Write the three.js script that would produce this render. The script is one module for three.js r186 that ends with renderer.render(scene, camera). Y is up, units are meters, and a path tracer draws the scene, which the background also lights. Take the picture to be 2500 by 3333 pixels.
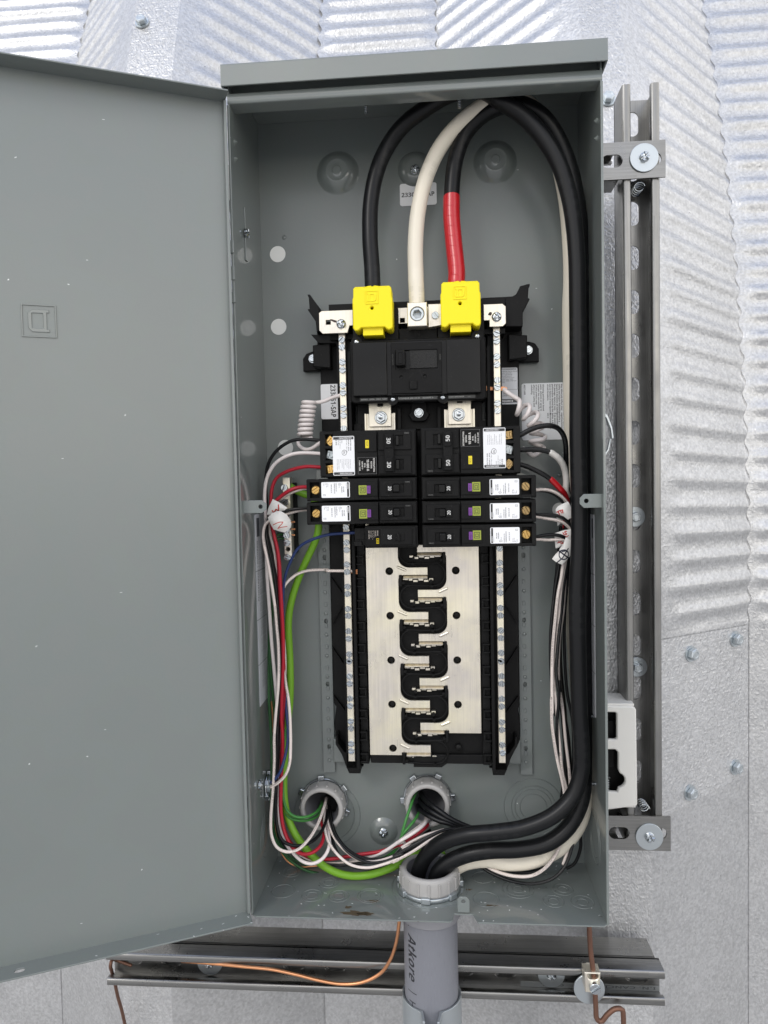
import * as THREE from 'three';
import { mergeGeometries, mergeVertices, toCreasedNormals } from 'three/addons/utils/BufferGeometryUtils.js';
import { RoundedBoxGeometry } from 'three/addons/geometries/RoundedBoxGeometry.js';

// ---------- camera (solved from the cabinet's own edges, millimetres then metres) ----------
const PH = 3333, F = 2350, CAM = [24.8, 456.1, 848.6], ROT = [-0.044, 0.082, -0.021];
const scene = new THREE.Scene();
const camera = new THREE.PerspectiveCamera(2 * Math.atan(PH / 2 / F) * 180 / Math.PI, 0.75, 0.05, 300);
camera.rotation.order = 'YXZ';
camera.rotation.set(...ROT);
camera.position.set(CAM[0] / 1000, CAM[1] / 1000, CAM[2] / 1000);
camera.updateMatrixWorld(true);

// ---------- light: hazy open sky plus one soft low sun from the front left ----------
const EXPOSURE = 1.66, SUN = 0.5, SUN_AZ = -32, SUN_EL = 36;
function rng(a) { return () => { a |= 0; a = a + 0x6D2B79F5 | 0; let t = Math.imul(a ^ a >>> 15, 1 | a); t = t + Math.imul(t ^ t >>> 7, 61 | t) ^ t; return ((t ^ t >>> 14) >>> 0) / 4294967296; }; }
function noiseGrid(n, seed) { const r = rng(seed), g = new Float32Array(n * n); for (let i = 0; i < n * n; i++) g[i] = r(); return (x, y) => { x = ((x % n) + n) % n; y = ((y % n) + n) % n; const x0 = Math.floor(x), y0 = Math.floor(y), fx = x - x0, fy = y - y0, u = fx * fx * (3 - 2 * fx), v = fy * fy * (3 - 2 * fy), x1 = (x0 + 1) % n, y1 = (y0 + 1) % n; return (g[y0 * n + x0] * (1 - u) + g[y0 * n + x1] * u) * (1 - v) + (g[y1 * n + x0] * (1 - u) + g[y1 * n + x1] * u) * v; }; }
{
  const w = 512, h = 256, d = new Float32Array(w * h * 4), n1 = noiseGrid(16, 5), n2 = noiseGrid(32, 6), n3 = noiseGrid(64, 7);
  for (let j = 0; j < h; j++) for (let i = 0; i < w; i++) {
    const el = ((j + 0.5) / h - 0.5) * Math.PI, k = (j * w + i) * 4, e = Math.max(0, el) / (Math.PI / 2);
    const u = i / w;
    let c = n1(u * 16, e * 7) * 0.55 + n2(u * 32, e * 14 + 3) * 0.3 + n3(u * 64, e * 30) * 0.15;
    c = Math.min(1, Math.max(0, (c - 0.42) * 4.2)) * (1 - 0.75 * e);
    const hz = Math.exp(-e * 3.2);
    const blue = [0.13 + 1.10 * hz, 0.24 + 0.96 * hz, 0.52 + 0.62 * hz], cl = [1.80, 1.71, 1.55];
    for (let q = 0; q < 3; q++) d[k + q] = (blue[q] * (1 - c) + cl[q] * c);
    if (el < 0) { d[k] = 0.42; d[k + 1] = 0.42; d[k + 2] = 0.41; }
    d[k + 3] = 1;
  }
  const sky = new THREE.DataTexture(d, w, h, THREE.RGBAFormat, THREE.FloatType);
  sky.mapping = THREE.EquirectangularReflectionMapping; sky.magFilter = sky.minFilter = THREE.LinearFilter; sky.needsUpdate = true;
  scene.background = sky; scene.environment = sky;
  scene.backgroundIntensity = 1; scene.environmentIntensity = 1;
}
const sun = new THREE.DirectionalLight(new THREE.Color(1, 0.965, 0.91), SUN);
{
  const a = SUN_AZ * Math.PI / 180, e = SUN_EL * Math.PI / 180;
  sun.position.set(Math.sin(a) * Math.cos(e) * 6, 0.45 + Math.sin(e) * 6, Math.cos(a) * Math.cos(e) * 6);
  sun.target.position.set(0, 0.45, 0); scene.add(sun.target);
  sun.castShadow = true; sun.shadow.radius = 30; sun.shadow.mapSize.set(2048, 2048);
  Object.assign(sun.shadow.camera, { left: -1.5, right: 1.5, top: 1.5, bottom: -1.5, near: 0.5, far: 14 });
  scene.add(sun);
}
const renderer = new THREE.WebGLRenderer({ antialias: true });
renderer.setSize(768, 1024);
renderer.toneMapping = THREE.LinearToneMapping;
renderer.toneMappingExposure = EXPOSURE;
renderer.shadowMap.enabled = true;

// ---------- helpers: lengths below are millimetres, meshes are written in metres ----------
const Rm = new THREE.Matrix4().makeRotationFromEuler(new THREE.Euler(ROT[0], ROT[1], ROT[2], 'YXZ'));
const VIEWS = { A: [950, 850, 3.687], B: [1350, 850, 3.016], C: [800, 1350, 2.765], D: [1330, 1350, 2.765], E: [1000, 1700, 3.318], F: [1400, 1700, 3.016], G: [1000, 2150, 3.318], H: [1400, 2150, 3.016], I: [780, 2450, 2.765], J: [1250, 2450, 2.212], K: [300, 2850, 1.508], L: [1250, 2850, 1.327], M: [1850, 250, 2.552], N: [1850, 1000, 2.212], O: [1850, 1950, 2.328], Q: [0, 2700, 1.843], T: [700, 250, 2.074], U: [1400, 250, 2.074], V: [0, 0, 1.327], W: [1250, 0, 1.327], a1: [810, 1280, 5.53], a2: [810, 1650, 5.53], a3: [810, 2050, 5.53], b1: [1650, 1200, 5.53], b2: [1700, 1550, 6.636], b3: [1720, 1850, 4.424], c1: [1120, 880, 3.456], c2: [1130, 1080, 3.53], c3: [950, 2480, 3.016], c5: [1250, 3000, 4.74], X: [0, 0, 0.6636], S: [0, 0, 1] };
// a survey mark read in one of the enlargements, carried out to a stated plane of the cabinet
function ray(v, x, y) { const [a, b, s] = VIEWS[v]; return new THREE.Vector3((a + x / s - 1250) / F, -(b + y / s - 1666.5) / F, -1).applyMatrix4(Rm); }
function onAxis(v, x, y, ax, val) { const d = ray(v, x, y), da = [d.x, d.y, d.z][ax], t = (val - CAM[ax]) / da; return [CAM[0] + d.x * t, CAM[1] + d.y * t, CAM[2] + d.z * t]; }
const pt = (v, x, y, z) => onAxis(v, x, y, 2, z);
const ptX = (v, x, y, X) => onAxis(v, x, y, 0, X);
const ptY = (v, x, y, Y) => onAxis(v, x, y, 1, Y);
function rect(v, x0, y0, x1, y1, z) { const a = pt(v, x0, y0, z), b = pt(v, x1, y1, z), c = pt(v, x0, y1, z), e = pt(v, x1, y0, z); return { x0: (a[0] + c[0]) / 2, x1: (b[0] + e[0]) / 2, y1: (a[1] + e[1]) / 2, y0: (b[1] + c[1]) / 2 }; }

const V3 = (p) => new THREE.Vector3(p[0], p[1], p[2]);
function clean(g) { if (g.index) g = g.toNonIndexed(); for (const k of Object.keys(g.attributes)) if (!['position', 'normal', 'uv', 'color'].includes(k)) g.deleteAttribute(k); g.morphAttributes = {}; if (!g.attributes.uv) g.setAttribute('uv', new THREE.BufferAttribute(new Float32Array(g.attributes.position.count * 2), 2)); return g; }
function boxUV(g) { const p = g.attributes.position, n = g.attributes.normal, uv = g.attributes.uv; for (let i = 0; i < p.count; i++) { const ax = Math.abs(n.getX(i)), ay = Math.abs(n.getY(i)), az = Math.abs(n.getZ(i)), x = p.getX(i) / 1000, y = p.getY(i) / 1000, z = p.getZ(i) / 1000; if (az >= ax && az >= ay) uv.setXY(i, x, y); else if (ax >= ay) uv.setXY(i, z, y); else uv.setXY(i, x, z); } return g; }
function bx(x0, x1, y0, y1, z0, z1, r = 0) {
  if (x1 < x0) [x0, x1] = [x1, x0]; if (y1 < y0) [y0, y1] = [y1, y0]; if (z1 < z0) [z0, z1] = [z1, z0];
  const w = x1 - x0, h = y1 - y0, d = z1 - z0; r = Math.min(r, w * 0.49, h * 0.49, d * 0.49);
  const g = r > 0 ? new RoundedBoxGeometry(w, h, d, 2, r) : new THREE.BoxGeometry(w, h, d);
  g.translate((x0 + x1) / 2, (y0 + y1) / 2, (z0 + z1) / 2); return boxUV(clean(g));
}
function shapeOf(pts) { return new THREE.Shape(pts.map(p => new THREE.Vector2(p[0], p[1]))); }
const circ = (x, y, r, n = 24, a0 = 0) => Array.from({ length: n }, (_, i) => [x + r * Math.cos(a0 + i / n * 2 * Math.PI), y + r * Math.sin(a0 + i / n * 2 * Math.PI)]);
const stad = (x, y, w, h, n = 8) => { const r = Math.min(w, h) / 2, o = []; for (let k = 0; k < 4; k++) { const cx = x + [1, -1, -1, 1][k] * (w / 2 - r), cy = y + [1, 1, -1, -1][k] * (h / 2 - r); for (let i = 0; i <= n; i++) { const a = (k + i / n) * Math.PI / 2; o.push([cx + r * Math.cos(a), cy + r * Math.sin(a)]); } } return o; };
const rrect = (x0, x1, y0, y1, r, n = 4) => { const o = []; for (let k = 0; k < 4; k++) { const cx = [x1 - r, x0 + r, x0 + r, x1 - r][k], cy = [y1 - r, y1 - r, y0 + r, y0 + r][k]; for (let i = 0; i <= n; i++) { const a = (k + i / n) * Math.PI / 2; o.push([cx + r * Math.cos(a), cy + r * Math.sin(a)]); } } return o; };
function ext(pts, z0, z1, b = 0, holes = [], crease = 0.7) {
  const s = shapeOf(pts); for (const h of holes) s.holes.push(new THREE.Path(h.map(p => new THREE.Vector2(p[0], p[1]))));
  let g = new THREE.ExtrudeGeometry(s, { depth: z1 - z0 - 2 * b, bevelEnabled: b > 0, bevelThickness: b, bevelSize: b, bevelOffset: -b, bevelSegments: 1, curveSegments: 8, steps: 1 });
  g.translate(0, 0, z0 + b); g = clean(g); g = toCreasedNormals(g, crease); return boxUV(clean(g));
}
function cylZ(x, y, z0, z1, r, n = 24, r1 = r) { const g = new THREE.CylinderGeometry(r1, r, z1 - z0, n); g.rotateX(Math.PI / 2); g.translate(x, y, (z0 + z1) / 2); return boxUV(clean(g)); }
function lathe(profile, axis, at, n = 32) { const g = new THREE.LatheGeometry(profile.map(p => new THREE.Vector2(p[0], p[1])), n); if (axis === 'z') g.rotateX(Math.PI / 2); if (axis === 'x') g.rotateZ(-Math.PI / 2); g.translate(...at); return boxUV(clean(g)); }
function tube(pts, r, rad = 10, step = 5, closed = false) {
  const c = new THREE.CatmullRomCurve3(pts.map(V3), closed, 'centripetal'), L = c.getLength(), n = Math.max(8, Math.min(400, Math.round(L / step)));
  const g = new THREE.TubeGeometry(c, n, r, rad, closed), uv = g.attributes.uv; for (let i = 0; i < uv.count; i++) uv.setXY(i, uv.getX(i) * L / 1000, uv.getY(i));
  if (closed) return clean(g);
  const caps = [0, 1].map(t => { const q = new THREE.SphereGeometry(r, rad, 4); const p = c.getPointAt(t); q.translate(p.x, p.y, p.z); return clean(q); });
  return mergeGeometries([clean(g), ...caps]);
}
function sector(r, a0, a1, ri = 0, n = 8) { const o = []; for (let i = 0; i <= n; i++) { const a = a0 + (a1 - a0) * i / n; o.push([r * Math.cos(a), r * Math.sin(a)]); } if (ri > 0) for (let i = n; i >= 0; i--) { const a = a0 + (a1 - a0) * i / n; o.push([ri * Math.cos(a), ri * Math.sin(a)]); } else o.push([0, 0]); return o; }

const taken = {};
function numbered(n) { taken[n] = (taken[n] || 0) + 1; return taken[n] === 1 ? n : n + '_' + String(taken[n] - 1).padStart(3, '0'); }
const baseOf = (o) => { while (o && !o.userData.base) o = o.parent; return o ? o.userData.base : [0, 0, 0]; };
const bases = new Map();
function thing(name, label, category, base, group) { const o = new THREE.Group(); o.name = numbered(name); o.userData = { label, category }; if (group) o.userData.group = group; bases.set(o, base); o.position.set(base[0] / 1000, base[1] / 1000, base[2] / 1000); scene.add(o); return o; }
function rootBase(o) { while (o) { if (bases.has(o)) return bases.get(o); o = o.parent; } return [0, 0, 0]; }
function finish(gs) { gs = (Array.isArray(gs) ? gs : [gs]).map(clean); return gs.length > 1 ? mergeGeometries(gs) : gs[0]; }
function obj(name, gs, mat, parent, label) { const b = rootBase(parent), g = finish(gs); g.translate(-b[0], -b[1], -b[2]); g.scale(0.001, 0.001, 0.001); const m = new THREE.Mesh(g, mat); m.name = name; m.castShadow = m.receiveShadow = true; if (label) m.userData.label = label; parent.add(m); return m; }
// one shared geometry set down at a place (small hardware)
const shared = new Map();
function put(name, key, make, mat, parent, at, turn = 0, normal) {
  if (!shared.has(key)) { const g = finish(make()); g.scale(0.001, 0.001, 0.001); shared.set(key, g); }
  const b = rootBase(parent), m = new THREE.Mesh(shared.get(key), mat); m.name = name; m.castShadow = m.receiveShadow = true;
  m.position.set((at[0] - b[0]) / 1000, (at[1] - b[1]) / 1000, (at[2] - b[2]) / 1000);
  if (normal) m.quaternion.setFromUnitVectors(new THREE.Vector3(0, 0, 1), V3(normal).normalize());
  if (turn) m.quaternion.multiply(new THREE.Quaternion().setFromAxisAngle(new THREE.Vector3(0, 0, 1), turn));
  parent.add(m); return m;
}
function single(name, label, category, gs, mat, group) { const g = finish(gs); g.computeBoundingBox(); const c = g.boundingBox, b = [(c.min.x + c.max.x) / 2, c.min.y, (c.min.z + c.max.z) / 2]; g.translate(-b[0], -b[1], -b[2]); g.scale(0.001, 0.001, 0.001); const m = new THREE.Mesh(g, mat); m.name = numbered(name); m.castShadow = m.receiveShadow = true; m.position.set(b[0] / 1000, b[1] / 1000, b[2] / 1000); m.userData = { label, category }; if (group) m.userData.group = group; bases.set(m, b); scene.add(m); return m; }

// ---------- textures ----------
function dataTex(w, h, fn, srgb, rx = 1, ry = 1) { const d = new Uint8Array(w * h * 4); for (let y = 0; y < h; y++) for (let x = 0; x < w; x++) { const c = fn(x / w, y / h, x, y), k = (y * w + x) * 4; d[k] = c[0]; d[k + 1] = c[1]; d[k + 2] = c[2]; d[k + 3] = 255; } const t = new THREE.DataTexture(d, w, h); t.wrapS = t.wrapT = THREE.RepeatWrapping; t.magFilter = THREE.LinearFilter; t.minFilter = THREE.LinearMipmapLinearFilter; t.generateMipmaps = true; if (srgb) t.colorSpace = THREE.SRGBColorSpace; t.repeat.set(rx, ry); t.needsUpdate = true; return t; }
const cl = (v) => Math.max(0, Math.min(255, Math.round(v)));
const toS = (v) => 255 * (v <= 0.0031308 ? 12.92 * v : 1.055 * Math.pow(v, 1 / 2.4) - 0.055);
function fbm(seed, n, oct = 4) { const gs = Array.from({ length: oct }, (_, i) => noiseGrid(n << i, seed + i * 17)); return (u, v) => { let s = 0, a = 0.5, t = 0; gs.forEach((g, i) => { s += a * g(u * (n << i), v * (n << i)); t += a; a *= 0.55; }); return s / t; }; }
function specked(base, seed, count, size, spread, darkCount = 0) {   // paint with drill swarf and dust grains lying on it
  const w = 1024, f = fbm(seed, 4, 5), r = rng(seed + 3), px = new Float32Array(w * w).fill(-1);
  for (let i = 0; i < count + darkCount; i++) { const x = Math.floor(r() * w), y = Math.floor(r() * w), s = 0.4 + r() * size, an = r() * 6.28, L = 1 + r() * spread, val = i < count ? 1 : 0; for (let q = -L; q <= L; q += 0.5) for (let dx = -s; dx <= s; dx += 0.5) { const X = (Math.round(x + q * Math.cos(an) + dx) + w) % w, Y = (Math.round(y + q * Math.sin(an)) + w) % w; px[Y * w + X] = val; } }
  return dataTex(w, w, (u, v, x, y) => { const k = px[y * w + x], m = 0.94 + 0.12 * f(u, v); if (k === 1) return [225, 228, 226]; if (k === 0) return [40, 36, 32]; return base.map(b => cl(toS(b * m))); }, true, 2.2, 2.2);
}
function canvas(w, h, fn) { const c = document.createElement('canvas'); c.width = w; c.height = h; const g = c.getContext('2d'); fn(g, w, h); const t = new THREE.CanvasTexture(c); t.colorSpace = THREE.SRGBColorSpace; t.magFilter = THREE.LinearFilter; t.anisotropy = 4; return t; }

const peelB = (() => { const f = fbm(91, 32, 3); return dataTex(512, 512, (u, v) => { const c = cl(255 * f(u, v)); return [c, c, c]; }, false, 12, 12); })();
const PAINT = [0.150, 0.170, 0.163];
const paintOpts = { roughness: 0.45, clearcoat: 1, clearcoatRoughness: 0.07, bumpMap: peelB, bumpScale: 0.00006 };
const M = {};
M.paint = new THREE.MeshPhysicalMaterial({ map: specked(PAINT, 11, 9, 0.35, 0.6), ...paintOpts });
M.backPaint = M.paint.clone(); M.backPaint.clearcoatRoughness = 0.2; M.backPaint.clearcoat = 0.5;
M.doorPaint = M.paint.clone(); M.doorPaint.clearcoatRoughness = 0.3; M.doorPaint.roughness = 0.5;
M.paintDusty = new THREE.MeshPhysicalMaterial({ map: specked(PAINT, 21, 320, 0.5, 1.6, 50), ...paintOpts });
M.paintPlain = new THREE.MeshPhysicalMaterial({ color: new THREE.Color().setRGB(...PAINT), ...paintOpts });
// black moulded plastic: satin, with a faint flow mottling
const plasB = (() => { const f = fbm(31, 64, 2); return dataTex(512, 512, (u, v) => { const c = cl(255 * f(u, v)); return [c, c, c]; }, false, 18, 18); })();
const plasC = (() => { const f = fbm(37, 8, 5), r = rng(41), w = 512, px = new Uint8Array(w * w); for (let i = 0; i < 90; i++) { const x = Math.floor(r() * w), y = Math.floor(r() * w); px[y * w + x] = 1; } for (let i = 0; i < 34; i++) { const x = r() * w, y = r() * w, a = r() * 6.28, L = 4 + r() * 22; for (let q = 0; q < L; q++) px[((Math.floor(y + q * Math.sin(a)) + w) % w) * w + (Math.floor(x + q * Math.cos(a)) + w) % w] = 2; } return dataTex(w, w, (u, v, x, y) => { const k = px[y * w + x], m = 0.005 + 0.004 * f(u, v), b = k === 1 ? 0.2 : k === 2 ? m + 0.02 : m, c = cl(toS(b)); return [c, c, c]; }, true, 6, 6); })();
M.black = new THREE.MeshPhysicalMaterial({ map: plasC, roughness: 0.48, bumpMap: plasB, bumpScale: 0.00006, specularIntensity: 0.28 });
M.blackGloss = new THREE.MeshPhysicalMaterial({ map: plasC, roughness: 0.2, specularIntensity: 0.4 });
M.greyPlastic = new THREE.MeshPhysicalMaterial({ color: new THREE.Color().setRGB(0.36, 0.352, 0.34), roughness: 0.5, bumpMap: plasB, bumpScale: 0.00005 });
M.pipe = new THREE.MeshPhysicalMaterial({ color: new THREE.Color().setRGB(0.23, 0.232, 0.25), roughness: 0.45, bumpMap: plasB, bumpScale: 0.00004 });
M.yellow = new THREE.MeshPhysicalMaterial({ color: new THREE.Color().setRGB(0.86, 0.72, 0.012), roughness: 0.38, specularIntensity: 0.6 });
M.whitePlastic = new THREE.MeshPhysicalMaterial({ color: new THREE.Color().setRGB(0.66, 0.65, 0.61), roughness: 0.45, bumpMap: plasB, bumpScale: 0.00005 });
// tinned aluminium bus with rolled streaks and stains
const tinC = (() => { const f = fbm(51, 4, 6), g = noiseGrid(256, 52), h = noiseGrid(64, 53); return dataTex(1024, 1024, (u, v) => { const st = 0.6 * g(u * 256, v * 4) + 0.4 * h(u * 64, v * 3), s = f(u, v), m = 0.80 + 0.15 * st + 0.34 * (s - 0.5); return [cl(toS(0.90 * m)), cl(toS(0.84 * m)), cl(toS((0.70 - 0.2 * (s - 0.5)) * m))]; }, true, 8, 8); })();
const tinR = (() => { const f = fbm(55, 8, 4), g = noiseGrid(256, 56); return dataTex(512, 512, (u, v) => { const c = cl(255 * (0.2 + 0.2 * f(u, v) + 0.12 * g(u * 256, v * 4))); return [c, c, c]; }, false, 8, 8); })();
M.tin = new THREE.MeshPhysicalMaterial({ map: tinC, roughnessMap: tinR, roughness: 1, metalness: 0.82 });
M.tinSide = new THREE.MeshPhysicalMaterial({ map: tinC, roughness: 0.3, metalness: 0.9 });
M.zinc = new THREE.MeshStandardMaterial({ color: new THREE.Color().setRGB(0.50, 0.53, 0.55), roughness: 0.2, metalness: 1 });
M.zincMatte = new THREE.MeshStandardMaterial({ color: new THREE.Color().setRGB(0.5, 0.54, 0.56), roughness: 0.36, metalness: 0.9 });
M.brass = new THREE.MeshStandardMaterial({ color: new THREE.Color().setRGB(0.62, 0.40, 0.14), roughness: 0.22, metalness: 1 });
M.bronze = new THREE.MeshStandardMaterial({ color: new THREE.Color().setRGB(0.33, 0.23, 0.11), roughness: 0.25, metalness: 1 });
const cuC = (() => { const f = fbm(61, 8, 4); return (a, b) => dataTex(256, 256, (u, v) => { const s = f(u, v); return a.map((q, i) => cl(toS(q * (1 - s) + b[i] * s))); }, true, 14, 3); })();
M.copper = new THREE.MeshStandardMaterial({ map: cuC([0.9, 0.42, 0.2], [0.62, 0.3, 0.16]), roughness: 0.36, metalness: 0.9 });
M.copperOld = new THREE.MeshStandardMaterial({ map: cuC([0.22, 0.11, 0.07], [0.12, 0.065, 0.05]), roughness: 0.5, metalness: 0.6 });
// galvanised channel: long mill streaks
const galC = (() => { const f = fbm(71, 4, 6), g = noiseGrid(256, 72), r = rng(73), w = 1024, px = new Float32Array(w * w); for (let i = 0; i < 60; i++) { const x = r() * w, y = r() * w, L = 5 + r() * 40; for (let q = 0; q < L; q++) px[Math.floor((y + r() * 2) % w) * w + Math.floor((x + q) % w)] = 0.5 * r(); } return dataTex(w, w, (u, v, x, y) => { const m = 0.72 + 0.16 * g(u * 5, v * 256) + 0.26 * (f(u, v) - 0.5) - px[y * w + x] * 0.8; return [cl(toS(0.33 * m)), cl(toS(0.327 * m)), cl(toS(0.315 * m))]; }, true, 4, 4); })();
const galR = (() => { const f = fbm(75, 8, 5); return dataTex(512, 512, (u, v) => { const c = cl(255 * (0.2 + 0.26 * f(u, v))); return [c, c, c]; }, false, 6, 6); })();
M.strut = new THREE.MeshStandardMaterial({ map: galC, roughnessMap: galR, roughness: 1, metalness: 1 });
M.strutV = M.strut.clone(); M.strutV.map = galC.clone(); M.strutV.map.rotation = Math.PI / 2; M.strutV.map.needsUpdate = true;
// stucco-embossed galvalume wall
const stuccoH = (() => { const n1 = noiseGrid(96, 81), n2 = noiseGrid(192, 82), n3 = noiseGrid(48, 83); return (u, v) => { const wx = n3(u * 48, v * 48) * 0.02, a = Math.abs(n1((u + wx) * 96, v * 70 * 96 / 96) - 0.5) * 2, b = n2(u * 192, v * 192); return 0.62 * (1 - a) + 0.38 * b; }; })();
const stuccoB = dataTex(1024, 1024, (u, v) => { const c = cl(255 * stuccoH(u, v)); return [c, c, c]; }, false, 3.9, 3.0);
const stuccoC = (() => { const f = fbm(85, 4, 6), sp = noiseGrid(128, 86), sp2 = noiseGrid(256, 186), r = rng(87), w = 1024, px = new Uint8Array(w * w); for (let i = 0; i < 26; i++) { let x = r() * w, y = r() * w; const a = r() * 6.28; for (let q = 0; q < 4 + r() * 12; q++) { px[Math.floor(((y % w) + w) % w) * w + Math.floor(((x % w) + w) % w)] = 1; x += Math.cos(a) + r() * 3 - 1.5; y += Math.sin(a) + r() * 2 - 1; } } return dataTex(w, w, (u, v, x, y) => { if (px[y * w + x]) return [70, 70, 72]; const m = 0.90 + 0.16 * (f(u, v) - 0.5) + 0.22 * (sp(u * 128, v * 128) - 0.5) + 0.16 * (sp2(u * 256, v * 256) - 0.5); return [cl(toS(0.56 * m)), cl(toS(0.563 * m)), cl(toS(0.565 * m))]; }, true, 2.9, 2.6); })();
const stuccoR = (() => { const f = fbm(88, 16, 4); return dataTex(512, 512, (u, v) => { const c = cl(255 * (0.32 + 0.17 * f(u, v))); return [c, c, c]; }, false, 5, 5); })();
M.wall = new THREE.MeshStandardMaterial({ map: stuccoC, roughnessMap: stuccoR, roughness: 1, metalness: 0.68, bumpMap: stuccoB, bumpScale: 0.0004 });
M.wallFlat = M.wall.clone(); M.wallFlat.bumpScale = 0.00075; M.wallFlat.metalness = 0.5;
// wire jackets with printed legends running along them
function wireTex(bg, ink, text, soft) { return canvas(1024, 64, (g, w, h) => { g.fillStyle = bg; g.fillRect(0, 0, w, h); g.fillStyle = ink; g.font = 'bold 13px sans-serif'; g.globalAlpha = soft; for (const y of [12, 28, 44, 60]) g.fillText(text, 4 + (y * 7) % 40, y); g.globalAlpha = 1; }); }
function jacket(bg, ink, text, soft, rough = 0.34) { const t = wireTex(bg, ink, text, soft); t.wrapS = t.wrapT = THREE.RepeatWrapping; t.repeat.set(7, 1); return new THREE.MeshPhysicalMaterial({ map: t, roughness: rough, clearcoat: 0.12, clearcoatRoughness: 0.25, specularIntensity: 0.45 }); }
const LEG = 'WIRE CORP 12 AWG TYPE THHN OR THWN-2 GASOLINE AND OIL RESISTANT II 600V VW-1';
M.wWhite = jacket('#d8cdc6', '#4a443f', LEG, 0.55);
M.wWhite2 = jacket('#dad2cf', '#dad2cf', '', 0, 0.3);
M.wBlack = jacket('#0d0e10', '#a9a69e', LEG, 0.3);
M.wBlack2 = jacket('#0e0f11', '#0e0f11', '', 0, 0.42);
M.wRed = jacket('#a3202f', '#a3202f', '', 0);
M.wBlue = jacket('#2b3a66', '#2b3a66', '', 0);
M.wGreen = jacket('#2f5a34', '#1d3a20', LEG, 0.6);
M.wLime = jacket('#6fa02c', '#6fa02c', '', 0, 0.4);
M.wMid = jacket('#3f7d3c', '#3f7d3c', '', 0, 0.3);
M.cableBlack = jacket('#101113', '#8a8a86', '002036     *     2 SEQ FT     002035     *     XHHW-2', 0.13, 0.42);
M.cableWhite = jacket('#dfd8c8', '#9a9488', '002022    *     002023', 0.2, 0.5);
M.tapeRed = new THREE.MeshPhysicalMaterial({ color: '#b5121d', roughness: 0.3, clearcoat: 0.3, clearcoatRoughness: 0.2 });
M.tapeWhite = new THREE.MeshPhysicalMaterial({ color: '#cfccc6', roughness: 0.42 });
const printed = (tex, r = 0.42) => new THREE.MeshPhysicalMaterial({ map: tex, roughness: r, clearcoat: 0.15, clearcoatRoughness: 0.3 });
// a printed label: thin sheet with rounded corners; turn 1 reads upward, -1 reads downward
function label(name, parent, R, z, tex, turn = 0, rad = 1, mat) {
  const g0 = ext(rrect(R.x0, R.x1, R.y0, R.y1, rad), z - 0.1, z + 0.25), p = g0.attributes.position, uv = g0.attributes.uv;
  for (let i = 0; i < p.count; i++) { const s = (p.getX(i) - R.x0) / (R.x1 - R.x0), t = (p.getY(i) - R.y0) / (R.y1 - R.y0); if (turn === 1) uv.setXY(i, t, 1 - s); else if (turn === -1) uv.setXY(i, 1 - t, s); else if (turn === 2) uv.setXY(i, 1 - s, 1 - t); else uv.setXY(i, s, t); }
  return obj(name, g0, mat || printed(tex), parent);
}
// hardware shapes, head up along +z, seat at z = 0
const slotted = (r, h, a = 0.22) => () => { const g = [cylZ(0, 0, 0, h * 0.55, r, 20)]; for (const s of [0, Math.PI]) { const o = []; for (let i = 0; i <= 10; i++) { const t = s + a + (Math.PI - 2 * a) * i / 10; o.push([r * Math.cos(t), r * Math.sin(t)]); } g.push(ext(o, h * 0.5, h, r * 0.07)); } return g; };
const combo = (r, h) => () => { const g = [cylZ(0, 0, 0, h * 0.25, r, 18)], w = 0.36; for (const s of [0, Math.PI]) { const o = []; for (let i = 0; i <= 8; i++) { const t = s + w + (Math.PI - 2 * w) * i / 8; o.push([r * Math.cos(t), r * Math.sin(t)]); } o.push([r * 0.36 * Math.cos(s + Math.PI - 0.9), r * 0.36 * Math.sin(s + Math.PI - 0.9)]); o.push([r * 0.36 * Math.cos(s + 0.9), r * 0.36 * Math.sin(s + 0.9)]); g.push(ext(o, h * 0.2, h, r * 0.1)); } return g; };
const cross = (r, h) => () => { const g = [lathe([[0.01, h * 0.45], [r * 0.6, h * 0.42], [r, 0]], 'z', [0, 0, 0], 24)]; for (let k = 0; k < 4; k++) { const o = sector(r * 0.93, k * Math.PI / 2 + 0.26, (k + 1) * Math.PI / 2 - 0.26, r * 0.3, 6); const e = ext(o, h * 0.2, h * 0.92, r * 0.12); g.push(e); } return g; };
const hexBolt = (r, h, fl, slot) => () => { const g = [cylZ(0, 0, 0, 1.6, fl, 28, fl * 0.96)]; if (slot) { g.push(ext(circ(0, 0, r, 6, 0.3), 1.4, h * 0.8, r * 0.08)); for (const s of [0, Math.PI]) { const o = []; for (let i = 0; i <= 10; i++) { const t = s + 0.2 + (Math.PI - 0.4) * i / 10; o.push([r * 0.84 * Math.cos(t), r * 0.84 * Math.sin(t)]); } g.push(ext(o, h * 0.7, h, r * 0.06)); } } else { g.push(ext(circ(0, 0, r, 6), 1.4, h, r * 0.12)); g.push(lathe([[r * 0.42, h - 0.5], [r * 0.5, h + 0.35], [r * 0.62, h + 0.35], [r * 0.66, h - 0.3]], 'z', [0, 0, 0], 20)); } return g; };

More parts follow.
